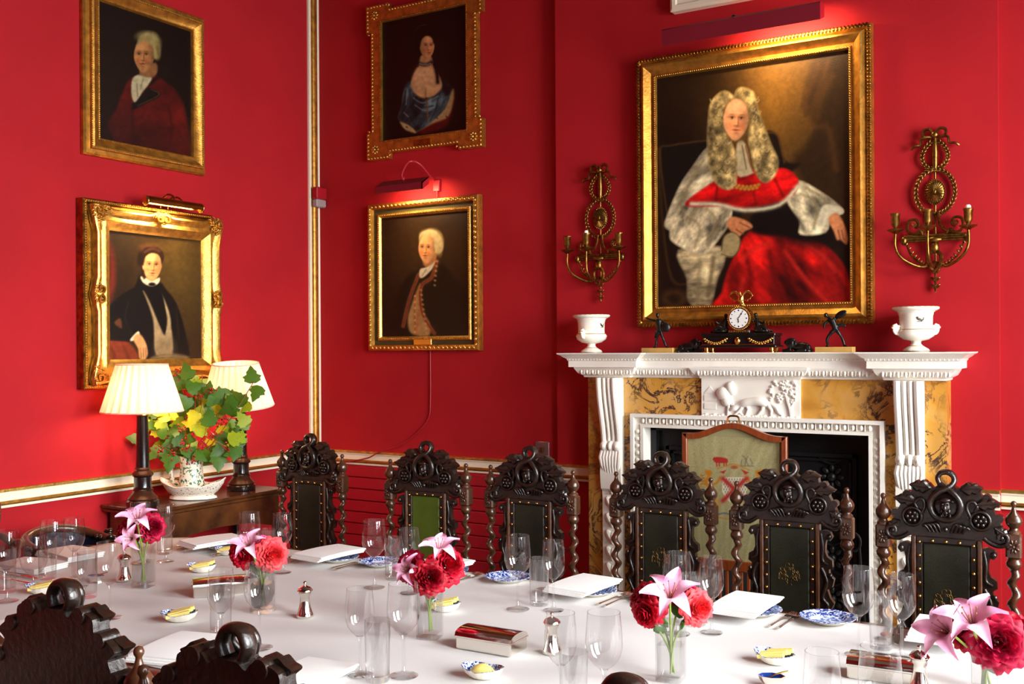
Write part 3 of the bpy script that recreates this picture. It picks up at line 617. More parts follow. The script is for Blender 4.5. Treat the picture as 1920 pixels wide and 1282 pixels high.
def p_naval(P):
    P.frame(580, 300, 3.373); P.fill((20, 12, 7)); P.ell(700, 560, 230, 260, (58, 38, 16), 0, .8, .85); P.ell(900, 480, 120, 200, (44, 27, 12), 0, .8, .7)
    P.poly([(700, 690), (610, 750), (545, 900), (560, 1110), (1000, 1110), (985, 860), (900, 720), (820, 650), (780, 660)], (11, 8, 6), 14)
    P.poly([(700, 780), (650, 900), (622, 1000), (635, 1085), (690, 1112), (760, 1108), (760, 1030), (720, 960), (700, 880)], (160, 124, 74), 8); P.line([(672, 850), (665, 960), (670, 1090)], 4, (150, 60, 34), .8); P.line([(690, 950), (680, 1090)], 8, (170, 84, 44), .5)
    for i in range(7): P.ell(668, 860 + 38 * i, 7, 7, (196, 150, 80), 0, .4)
    P.line([(806, 640), (775, 740), (712, 790), (700, 880), (722, 990), (790, 1095)], 13, (150, 84, 44)); P.line([(806, 640), (775, 740), (712, 790), (700, 880), (722, 990), (790, 1095)], 4, (98, 28, 20))
    P.line([(690, 725), (640, 860), (612, 960), (594, 1050)], 12, (150, 88, 48)); P.line([(690, 725), (640, 860), (612, 960), (594, 1050)], 4, (92, 26, 18))
    for i in range(16):
        t = i / 15; P.ell(806 - 40 * t if t < .4 else 712 + 60 * (t - .5), 640 + 455 * t, 9, 6, (196, 150, 86), .5, .5, .7)
    P.poly([(795, 636), (740, 676), (700, 690), (696, 738), (722, 742), (775, 690)], (208, 192, 156), 5); P.line([(740, 690), (715, 730)], 4, (150, 132, 100), .8)
    P.ell(778, 520, 68, 82, (188, 166, 112), 0, .2); P.ell(822, 535, 24, 68, (158, 134, 84), 0, .35); P.ell(755, 470, 46, 28, (214, 192, 136), 0, .5, .8)
    P.poly([(720, 620), (735, 675), (795, 640), (800, 590)], (170, 112, 66), 6); P.face(744, 560, 54, 94, (230, 164, 102), -.2, .03); P.poly([(695, 520), (700, 465), (750, 445), (800, 455), (838, 500), (842, 570), (810, 590), (792, 560), (785, 500), (750, 476), (712, 480)], (190, 168, 114), 6); P.noise(.05)
def p_judge(P):
    A = lambda l: [(1160 + a / 2.526, b / 2.526) for a, b in l]; B = lambda l: [(1030 + a / 3.052, 260 + b / 3.052) for a, b in l]; C = lambda l: [(1440 + a / 2.787, 220 + b / 2.787) for a, b in l]
    P.frame(0, 0, 1); P.fill((26, 16, 9)); P.ell(1450, 190, 85, 150, (122, 82, 28), 0, .9, .95); P.ell(1300, 160, 70, 60, (48, 30, 12), 0, .8, .7)
    P.poly(A([(1000, 230), (930, 290), (885, 440), (880, 520), (930, 600), (880, 700), (840, 790), (1100, 1061), (1100, 230)]), (44, 27, 12), 8)
    for l in (((950, 300), (900, 440), (890, 510)), ((990, 290), (950, 430), (900, 560)), ((1010, 360), (960, 470), (940, 560)), ((900, 600), (980, 600)), ((1000, 620), (1030, 800))): P.line(A(l), 7, (88, 54, 22), .42)
    P.poly(A([(190, 715), (240, 685), (415, 662), (500, 640), (560, 800), (560, 1061), (230, 1061)]), (17, 17, 13), 3); P.line(A([(235, 1050), (196, 730), (240, 690), (420, 665)]), 2.2, (80, 50, 22), .7); P.poly(A([(690, 640), (750, 640), (785, 760), (860, 780), (700, 860)]), (22, 15, 10), 3)
    P.line(A([(690, 632), (755, 640), (785, 770)]), 2, (80, 48, 20), .8); P.poly(B([(640, 540), (700, 560), (760, 840), (700, 830)]), (20, 16, 10), 4); P.line(B([(625, 60), (650, 500), (700, 800), (790, 830)]), 3, (76, 48, 20), .55)
    P.ell(*B([(715, 915)])[0], 24, 18, (70, 44, 20), 0, .3, .8); P.ell(*B([(715, 915)])[0], 12, 9, (34, 22, 10), 0, .4)
    red, rd2 = (172, 18, 14), (104, 10, 8)
    P.poly(B([(1120, 560), (1200, 520), (1500, 470)]) + C([(150, 610), (280, 660), (370, 740), (425, 850), (428, 1010)]) + B([(980, 985), (990, 880), (1030, 740), (1080, 640)]), red, 4) ; P.cloth(B([(1120, 560), (1200, 520), (1500, 470)]) + C([(150, 610), (280, 660), (370, 740), (425, 850), (428, 1010)]) + B([(980, 985), (990, 880), (1030, 740), (1080, 640)]), (158, 16, 13), 4, .022, -.7, .4, .75, 3, (60, 14, 10))
    for l, w in ((C([(60, 640), (120, 760), (300, 990)]), 6), (C([(10, 700), (40, 850), (120, 1000)]), 5), (C([(250, 680), (330, 780), (400, 900)]), 6), (B([(1060, 760), (1040, 860), (1100, 960)]), 6), (C([(-120, 700), (-90, 850), (-130, 980)]), 6)): P.line(l, w, rd2, .75)
    for l, w in ((C([(150, 640), (260, 700), (350, 800)]), 5), (C([(90, 700), (200, 850), (330, 980)]), 5), (B([(1100, 700), (1160, 640), (1260, 600)]), 5), (B([(1110, 800), (1090, 900)]), 5)): P.line(l, w, (206, 40, 30), .6)
    P.ell(1500, 430, 70, 26, (14, 9, 7), .2, .4); P.poly(C([(-60, 470), (80, 430), (180, 560), (130, 610), (-80, 600)]), (14, 10, 8), 4)
    fur, fur2 = (196, 180, 142), (132, 114, 78)
    P.poly(B([(740, 640), (980, 620), (1000, 700), (960, 800), (905, 980), (800, 930), (790, 800)]), (168, 148, 108), 4); P.cloth(B([(740, 640), (980, 620), (1000, 700), (960, 800), (905, 980), (800, 930), (790, 800)]), (170, 150, 110), 4, .06, 1.5, .35, .6, 7); P.line(B([(860, 690), (850, 950)]), 5, fur2, .6); P.line(B([(940, 680), (910, 900)]), 5, (100, 84, 54), .7)
    P.poly(A([(420, 700), (350, 790), (290, 880), (235, 1010), (225, 1080), (330, 1100), (345, 960), (460, 850), (450, 740)]), fur, 3); P.cloth(A([(420, 700), (350, 790), (290, 880), (235, 1010), (225, 1080), (330, 1100), (345, 960), (460, 850), (450, 740)]), fur, 3, .06, 1.0, .4, .42, 4)
    P.poly(C([(150, 330), (290, 400), (380, 470), (390, 500), (330, 520), (300, 600), (170, 610), (165, 540), (100, 430)]), fur, 3); P.cloth(C([(150, 330), (290, 400), (380, 470), (390, 500), (330, 520), (300, 600), (170, 610), (165, 540), (100, 430)]), fur, 3, .06, -.6, .45, .5, 5)
    for l in (C([(170, 400), (250, 450), (240, 580)]), C([(200, 370), (300, 430), (290, 520)]), A([(400, 760), (320, 900), (270, 1040)])): P.line(l, 3.5, fur2, .6)
    P.poly(B([(690, 540), (740, 390), (900, 375), (1030, 380), (1035, 470), (980, 560), (900, 650), (830, 650), (720, 600)]), (190, 172, 134), 3); P.cloth(B([(690, 540), (740, 390), (900, 375), (1030, 380), (1035, 470), (980, 560), (900, 650), (830, 650), (720, 600)]), (192, 174, 136), 3, .06, .5, .5, .55, 6)
    for l in (B([(770, 440), (860, 500), (830, 620)]), B([(900, 400), (960, 480), (900, 600)]), B([(840, 400), (800, 480)]), B([(880, 560), (960, 520)])): P.line(l, 3.5, fur2, .6)
    P.poly(A([(470, 850), (340, 940), (330, 975), (470, 975), (600, 985), (800, 940), (850, 860), (790, 800), (680, 810), (560, 800)]), (196, 16, 18), 3); P.cloth(A([(470, 850), (340, 940), (330, 975), (470, 975), (600, 985), (800, 940), (850, 860), (790, 800), (680, 810), (560, 800)]), (188, 16, 16), 3, .04, 1.3, .4, .45, 8)
    P.line(A([(470, 850), (460, 960)]), 3, rd2, .7); P.line(A([(740, 850), (780, 930)]), 3, rd2, .6); P.line(A([(640, 910), (650, 970)]), 3, rd2, .5); P.line(A([(345, 965), (470, 968), (600, 995), (760, 970), (850, 880)]), 4.5, (206, 192, 156))
    P.poly(A([(560, 680), (600, 680), (630, 800), (640, 820), (560, 830)]), (176, 160, 122), 2); P.line(A([(585, 690), (605, 800)]), 1.6, (110, 92, 62), .9); P.line(A([(600, 690), (625, 790)]), 1.2, (120, 60, 40), .8)
    for i in range(13): P.ell(*A([(550 + 9.5 * i, 880 + 10 * math.sin(i * .26) + (6 if i % 2 else -6))])[0], 3.4, 3, (170, 120, 40), 0, .4)
    wig, wd = (160, 136, 86), (88, 70, 38)
    P.poly(A([(500, 430), (440, 480), (425, 560), (420, 660), (425, 760), (450, 850), (500, 895), (550, 880), (560, 780), (545, 700), (515, 640), (495, 540), (520, 480), (555, 470)]), wig, 3)
    P.poly(A([(560, 425), (590, 415), (640, 440), (660, 520), (690, 600), (720, 680), (755, 760), (740, 830), (690, 865), (650, 820), (630, 740), (615, 660), (620, 560), (590, 490), (550, 470)]), wig, 3)
    r2 = np.random.RandomState(3)
    for wp in ([(500, 430), (440, 480), (425, 560), (420, 660), (425, 760), (450, 850), (500, 895), (550, 880), (560, 780), (545, 700), (515, 640), (495, 540), (520, 480), (555, 470)], [(560, 425), (590, 415), (640, 440), (660, 520), (690, 600), (720, 680), (755, 760), (740, 830), (690, 865), (650, 820), (630, 740), (615, 660), (620, 560), (590, 490), (550, 470)]): P.cloth(A(wp), (150, 128, 80), 3, .085, .3, .8, .5, 12, (40, 34, 26))
    for i in range(90):
        t = r2.rand()
        if i % 2: x, y = 475 + 35 * t + r2.uniform(-40, 40), 445 + 430 * t
        else: x, y = 615 + 85 * t + r2.uniform(-25, 40), 445 + 390 * t
        q = A([(x, y)])[0]; a_ = r2.uniform(.5, 1.4)
        P.line([(q[0] - 4.5, q[1] - 1), (q[0] - 2, q[1] + 3 * a_), (q[0] + 2.5, q[1] + 3 * a_), (q[0] + 4.5, q[1] - 1)], 1.0, (196, 174, 122) if i % 3 else wd, .5)
    P.ell(1382, 224, 25, 40, wd, .05, .2); P.face(1380, 225, 24, 39, (226, 156, 104), .06, .05)
    P.ell(1381, 200, 17, 12, (232, 172, 122), 0, .5, .8)
    P.poly(B([(1015, 480), (1050, 445), (1130, 470), (1165, 505), (1120, 530), (1080, 560), (1030, 520)]), (196, 122, 76), 2); P.line(B([(1090, 480), (1150, 510)]), 1.5, (120, 64, 38), .8); P.line(B([(1070, 520), (1110, 545)]), 1.5, (120, 64, 38), .8)
    P.poly(B([(985, 640), (1000, 560), (1050, 535), (1090, 570), (1085, 630), (1050, 675), (1000, 670)]), (160, 138, 92), 2); P.line(B([(985, 640), (1000, 560), (1050, 535), (1090, 570), (1085, 630), (1050, 675), (985, 660)]), 1.2, (90, 70, 40), .8)
    P.poly(C([(300, 455), (380, 470), (395, 500), (340, 520), (310, 560), (260, 560), (270, 500)]), (204, 190, 156), 2); P.poly(C([(315, 530), (360, 500), (400, 560), (418, 630), (410, 665), (380, 640), (360, 640), (345, 600)]), (204, 128, 80), 2)
    for x in (366, 385): P.line(C([(x, 590), (x + 12, 640)]), 1.4, (120, 62, 36), .8)
    P.noise(.05)

# ---------------------------------------------------------------- picture frames
def sweep_frame(w, h, prof, nside=1, wob=None):
    """rectangular moulding; prof = (inset, projection); wob(side, s, inset) moves the outline outwards"""
    m_ = M(); hw, hh = w / 2, h / 2; rs = []
    for t, d_ in prof:
        ring = []
        a, b = hw - t, hh - t
        cs = [(-a, -b), (a, -b), (a, b), (-a, b)]; nm = [(0, -1), (1, 0), (0, 1), (-1, 0)]
        for k in range(4):
            p, q = cs[k], cs[(k + 1) % 4]
            for i in range(nside):
                u = i / nside; o = wob(k, u, t) if wob else 0
                ring.append((p[0] + (q[0] - p[0]) * u + nm[k][0] * o, -d_, p[1] + (q[1] - p[1]) * u + nm[k][1] * o))
        rs.append(ring)
    return m_.rings(rs)
def beadrow(m_, w, h, inset, d_, step, r, tilt=0):
    hw, hh = w / 2 - inset, h / 2 - inset
    for (x0, z0, x1, z1) in ((-hw, -hh, hw, -hh), (hw, -hh, hw, hh), (hw, hh, -hw, hh), (-hw, hh, -hw, -hh)):
        L = math.hypot(x1 - x0, z1 - z0); n_ = int(L / step); a = math.atan2(z1 - z0, x1 - x0)
        for i in range(n_):
            u = (i + .5) / n_; m_.ell((x0 + (x1 - x0) * u, -d_, z0 + (z1 - z0) * u), r, 6, 4, Rm(-a + tilt, 'Y'))
    return m_
def picture(name, label, wall, a0, a1, z0, z1):
    ac, zc = (a0 + a1) / 2, (z0 + z1) / 2
    if wall == 'left': return thing(name, label, 'painting', (XL + .004, ac, zc), PI / 2), a1 - a0, z1 - z0
    return thing(name, label, 'painting', (ac, (YB if wall == 'back' else YF) - .004, zc), 0), a1 - a0, z1 - z0

# officer, upper left
t, w, h = picture('portrait_painting', 'portrait of a man in a red coat and grey wig, above the other left-wall painting', 'left', 3.215, 3.99, 2.572, 3.447)
sweep_frame(w, h, [(0, 0), (0, .02), (.01, .03), (.03, .032), (.034, .045), (.045, .05), (.075, .03), (.085, .028), (.09, .03), (.095, .02), (.095, .0)]).build('frame', 'gilt', t, 30)
beadrow(M(), w, h, .036, .047, .011, (.004, .003, .003)).build('bead_edge', 'gilt_pale', t, 60)['kind'] = 'stuff'; beadrow(M(), w, h, .088, .03, .010, (.003, .003, .003)).build('bead_edge', 'gilt_dark', t, 60)['kind'] = 'stuff'
canvas(t, (-w / 2 + .085, w / 2 - .085, -h / 2 + .085, h / 2 - .085), -.018, (130, 150), p_officer, gain=.68)
# gentleman, lower left, swept frame in a deep box
t, w, h = picture('portrait_painting', 'portrait of a dark-haired man in a black coat, lit, above the lamps', 'left', 3.185, 4.06, 1.41, 2.352)
sweep_frame(w - .05, h, [(0, 0), (0, .05), (.006, .056), (.02, .056), (.026, .04), (.05, .04), (.06, .05)]).build('outer_frame', 'gilt_dark', t, 30, loc=(-.022, 0, 0))
beadrow(M(), w - .05, h, .012, .056, .013, (.006, .004, .005)).build('bead_edge', 'gilt', t, 60, loc=(-.022, 0, 0))['kind'] = 'stuff'
def wob(k, u, tt):
    if tt > .07: return 0
    e = (1 - tt / .07); c = abs(u - .5) * 2
    return e * (.028 * max(0, (c - .72) / .28) ** .7 + .02 * max(0, 1 - c / .2) ** .8 - .012)
sweep_frame(w - .05, h - .06, [(.0, .045), (.0, .07), (.006, .082), (.016, .085), (.03, .07), (.05, .062), (.068, .066), (.075, .072), (.082, .066), (.1, .055), (.112, .045), (.116, .04), (.116, .02)], 40, wob).build('frame', 'gilt_pale', t, 35, loc=(.022, 0, 0))
def cartouche(m_, cx, cz, sx, sz, sc=1., n_=26, seed=0):
    r2 = np.random.RandomState(seed)
    for i in range(n_):
        a = r2.uniform(0, PI / 2); r = sc * r2.uniform(.01, .085); x, z = cx + sx * r * math.cos(a), cz + sz * r * math.sin(a); q = r2.uniform(0, PI)
        m_.tube(smoothpath([(x, -.075, z), (x + .012 * math.cos(q), -.085, z + .012 * math.sin(q)), (x + .02 * math.cos(q + .9), -.08, z + .02 * math.sin(q + .9))], 3), [.004, .005, .006, .006, .005, .004, .003][:7], 6)
        m_.ell((x, -.078, z), (.006, .006, .005), 5, 4)
    m_.tube(smoothpath([(cx, -.08, cz), (cx + sx * .03, -.092, cz + sz * .006), (cx + sx * .036, -.092, cz + sz * .034), (cx + sx * .01, -.092, cz + sz * .036), (cx + sx * .014, -.09, cz + sz * .016)], 4), .007, 6)
    return m_
fw, fh = (w - .05) / 2, (h - .06) / 2
for i, (sx, sz) in enumerate(((1, 1), (-1, 1), (1, -1), (-1, -1))): cartouche(M(), sx * (fw - .002) + .022, sz * (fh - .002), -sx, -sz, 1, 40, i).build('corner_ornament', 'gilt', t, 60)
for i, (x, z, sx, sz) in enumerate(((fw - .01, 0, -1, 1), (-fw + .01, 0, 1, 1), (0, fh - .01, 1, -1), (0, -fh + .01, 1, 1))):
    m_ = cartouche(M(), x + .022, z, sx, sz, .6, 20, 10 + i); cartouche(m_, x + .022, z, sx if abs(x) > .1 else -sx, -sz if abs(x) > .1 else sz, .6, 20, 20 + i); m_.build('centre_ornament', 'gilt', t, 60)
canvas(t, (-w / 2 + .125, w / 2 - .125 + .022, -h / 2 + .13, h / 2 - .13), -.035, (130, 150), p_gent)
# lady, upper middle, eared frame
t, w, h = picture('portrait_painting', 'portrait of a lady in a blue dress with fur wrap, gilt frame with stepped corners', 'back', -3.985, -3.145, 2.757, 3.70)
m_ = M(); e = .165; k = .035; fw, fh = w / 2, h / 2
outl = [(-fw, -fh), (-fw + e, -fh), (-fw + e, -fh + k), (fw - e, -fh + k), (fw - e, -fh), (fw, -fh), (fw, -fh + e), (fw - k, -fh + e), (fw - k, fh - e), (fw, fh - e), (fw, fh), (fw - e, fh), (fw - e, fh - k), (-fw + e, fh - k), (-fw + e, fh), (-fw, fh), (-fw, fh - e), (-fw + k, fh - e), (-fw + k, -fh + e), (-fw, -fh + e)]
for (x0, x1, za, zb) in ((-fw, -fw + .11, -fh, fh), (fw - .11, fw, -fh, fh), (-fw + .11, fw - .11, -fh, -fh + .11), (-fw + .11, fw - .11, fh - .11, fh)):
    vert = zb - za > h * .9
    if vert:
        xs = sorted((x0, x1)); out, inn = (x0, x1) if x0 < 0 else (x1, x0); sg = 1 if x0 < 0 else -1
        m_.prism([(out, -fh), (out, -fh + e), (out + sg * k, -fh + e), (out + sg * k, fh - e), (out, fh - e), (out, fh), (inn, fh), (inn, -fh)], -.04, 0)
    else:
        sg = 1 if za < 0 else -1; out = za if za < 0 else zb
        m_.prism([(x0, out), (-fw + e, out), (-fw + e, out + sg * k), (fw - e, out + sg * k), (fw - e, out), (x1, out), (x1, out + sg * .11), (x0, out + sg * .11)], -.04, 0)
m_.build('frame', 'gilt', t, 0)
m_ = M()
for i in range(len(outl)):
    a, b = Vector((outl[i][0], 0, outl[i][1])), Vector((outl[(i + 1) % len(outl)][0], 0, outl[(i + 1) % len(outl)][1]))
    ctr = Vector((0, 0, 0)); d_ = (b - a); L = d_.length; n2 = Vector((-d_.z, 0, d_.x)).normalized() * .010
    if n2.dot(ctr - (a + b) / 2) < 0: n2 = -n2
    a, b = a + n2, b + n2
    nn = max(1, int(L / .022))
    for j in range(nn):
        p = a.lerp(b, (j + .5) / nn); m_.ell((p.x, -.042, p.z), (.010, .007, .007), 6, 4, Rm(-math.atan2(d_.z, d_.x) + .5, 'Y'))
m_.build('carved_edge', 'gilt_pale', t, 60)['kind'] = 'stuff'
beadrow(M(), w, h, .104, .040, .012, (.005, .006, .004)).build('inner_edge', 'gilt_dark', t, 60)['kind'] = 'stuff'
for sx in (-1, 1):
    for sz in (-1, 1):
        m_ = M(); x, z = sx * (fw - .062), sz * (fh - .062); m_.ell((x, -.045, z), (.01, .01, .01), 8, 5)
        for q in range(8): a = q * PI / 4; m_.ell((x + .02 * math.cos(a), -.042, z + .02 * math.sin(a)), (.011, .008, .007), 6, 4, Rm(-a, 'Y'))
        m_.build('rosette', 'gilt_pale', t, 60)
canvas(t, (-w / 2 + .1, w / 2 - .1, -h / 2 + .1, h / 2 - .1), -.02, (130, 150), p_lady, gain=.85); M().box(-.06, .06, -.046, -.04, -fh + .05, -fh + .085).build('name_plate', 'gilt_dark', t, 0)
# naval officer, lower middle
t, w, h = picture('portrait_painting', 'portrait of a man in a dark gold-laced coat, between wall corner and fireplace, lower', 'back', -3.98, -3.17, 1.588, 2.487)
sweep_frame(w, h, [(0, 0), (0, .035), (.006, .05), (.02, .055), (.034, .045), (.038, .03)]).build('frame', 'gilt', t, 30); sweep_frame(w, h, [(.036, .03), (.062, .026), (.064, .028)]).build('green_flat', 'olive', t, 30); sweep_frame(w, h, [(.062, .03), (.068, .036), (.08, .034), (.088, .022), (.088, 0)]).build('inner_frame', 'gilt_pale', t, 30)
beadrow(M(), w, h, .02, .052, .030, (.013, .010, .009), .45).build('carved_leaf_edge', 'gilt_pale', t, 60)['kind'] = 'stuff'; beadrow(M(), w, h, .074, .036, .013, (.006, .005, .005), .5).build('inner_rope', 'gilt', t, 60)['kind'] = 'stuff'
canvas(t, (-w / 2 + .08, w / 2 - .08, -h / 2 + .08, h / 2 - .08), -.018, (120, 145), p_naval); M().bbox(-.065, .065, -.04, -.03, -h / 2 + .036, -h / 2 + .07, .002).build('name_plate', 'brass', t, 20)
# judge over the mantel
t, w, h = picture('judge_painting', 'large portrait of a seated judge in scarlet robes and long wig', 'breast', -2.163, -.988, 1.702, 3.088)
sweep_frame(w, h, [(0, 0), (0, .035), (.008, .05), (.022, .05), (.028, .042), (.032, .05), (.04, .062), (.05, .066), (.065, .05), (.08, .036), (.092, .034), (.096, .04), (.104, .04), (.108, .026), (.108, 0)]).build('frame', 'gilt', t, 30)
beadrow(M(), w, h, .012, .050, .0165, (.0065, .008, .012)).build('gadroon_edge', 'gilt_dark', t, 60)['kind'] = 'stuff'; beadrow(M(), w, h, .1, .041, .011, (.0045, .004, .004)).build('inner_beads', 'gilt_pale', t, 60)['kind'] = 'stuff'
canvas(t, (-w / 2 + .1, w / 2 - .1, -h / 2 + .1, h / 2 - .1), -.022, (230, 280), p_judge)
# ---------------------------------------------------------------- picture lights
def plight(parent, size, power, loc, target, color=(1, .72, .38), spread=150):
    l = bpy.data.lights.new('lamp_tube', 'AREA'); l.shape = 'RECTANGLE'; l.size = size; l.size_y = .02; l.energy = power; l.color = color; l.spread = math.radians(spread)
    o = bpy.data.objects.new('lamp_tube', l); COL.objects.link(o); o.location = loc; o.rotation_euler = (Vector(target) - Vector(loc)).to_track_quat('-Z', 'X').to_euler()
    o.rotation_euler = (Vector(target) - Vector(loc)).to_track_quat('-Z', 'Y').to_euler(); o.parent = parent; return o
# brass one over the gentleman
t = thing('picture_light', 'brass picture light clipped to the rococo frame on the left wall', 'picture light', (XL + .01, 3.67, 2.352), PI / 2)
m_ = M(); pts = arc(0, 0, .026, -.5, PI + .5, 14); L0, L1 = -.19, .17
rs = [[(x, -.145 + a, .012 + b) for a, b in pts] + [(x, -.145 + a * .9, .012 + b * .9) for a, b in pts[::-1]] for x in (L0, L1)]; m_.rings(rs, True, True); m_.build('hood', 'picture_brass', t, 40)
for x in (L0, L1): M().ell((x, -.145, .012), (.012, .027, .027), 12, 8).build('end_cap', 'brass', t)
M().tube(smoothpath([(.0, -.02, -.03), (.0, -.04, .04), (.0, -.09, .07), (.0, -.13, .055), (0, -.14, .036)], 5), .006, 8).build('bracket', 'picture_brass', t); M().tube(smoothpath([(.05, -.02, -.03), (.05, -.04, .05), (.05, -.1, .06), (.05, -.14, .036)], 5), .005, 8).build('bracket', 'picture_brass', t)
plight(t, .3, 4.5, (-.01, -.142, .006), (-.01, -.02, -.13))
# red ones
t = thing('picture_light', 'red painted picture light with a curved arm above the lower middle portrait', 'picture light', (-3.63, YB, 2.50))
m_ = M(); m_.prism([(-.20, .06), (-.13, .10), (-.125, .098), (-.19, .055), (-.19, .02), (-.2, .02)], -.17, .17, 'x'); m_.build('hood', 'hood_paint', t, 20)
for x in (-.17, .168): M().prism([(-.20, .06), (-.13, .10), (-.125, .06), (-.19, .02), (-.2, .02)], x, x + .002, 'x').build('end_plate', 'red_paint', t, 0)
M().tube(smoothpath([(.0, -.15, .09), (0, -.16, .13), (.03, -.13, .2), (.07, -.08, .19), (.11, -.03, .12), (.14, -.01, .07)], 6), .006, 8).build('arm', 'red_paint', t); M().bbox(.12, .165, -.02, 0, .03, .1, .004).build('wall_plate', 'red_paint', t); M().ell((0, -.15, .1), (.012, .012, .014)).build('knuckle', 'red_paint', t)
M().lathe([(.005, -.02), (.005, .06)], 8, (.145, -.012, 0)).build('flex', 'red_paint', t)
plight(t, .26, 3.0, (.04, -.160, .045), (.04, 0, -.13))
t = thing('picture_light', 'long red painted picture light above the judge portrait', 'picture light', (XC - .03, YF, 3.085))
m_ = M(); m_.prism([(-.215, .075), (-.205, .085), (-.14, .085), (-.14, .081), (-.2, .081), (-.211, .073), (-.211, .0), (-.215, .0)], -.385, .385, 'x'); m_.build('hood', 'hood_paint', t, 20)
for x in (-.387, .385): M().prism([(-.215, .0), (-.215, .075), (-.205, .085), (-.14, .085), (-.14, .03)], x, x + .002, 'x').build('end_plate', 'red_paint', t, 0)
for x in (-.16, .2): M().tube([(x, -.16, .08), (x, -.06, .10), (x, 0, .10)], .006, 8).build('arm', 'red_paint', t)
M().ell((-.03, -.18, .092), (.01, .012, .012)).build('screw_knob', 'bronze', t)
plight(t, .34, 7.0, (.2, -.175, .05), (.2, 0, -.13))
# pale plaque above
t = thing('white_panel', 'pale plaster panel at the top edge above the judge portrait', 'panel', (-1.66, YF, 3.30))
M().bbox(-.31, .31, -.05, 0, 0, .62, .006).build('backing', 'cream', t); sweep_frame(.62, .62, [(0, .05), (.012, .058), (.03, .058), (.036, .05)]).build('moulding', 'cream', t, 30, loc=(0, 0, .31))
m_ = M()
for q in range(7): m_.tube(smoothpath([(-.22 + .07 * q, -.05, .06), (-.20 + .07 * q, -.055, .10), (-.17 + .07 * q, -.055, .09), (-.18 + .07 * q, -.052, .07)], 4), .004, 5)
m_.build('relief', 'marble', t)
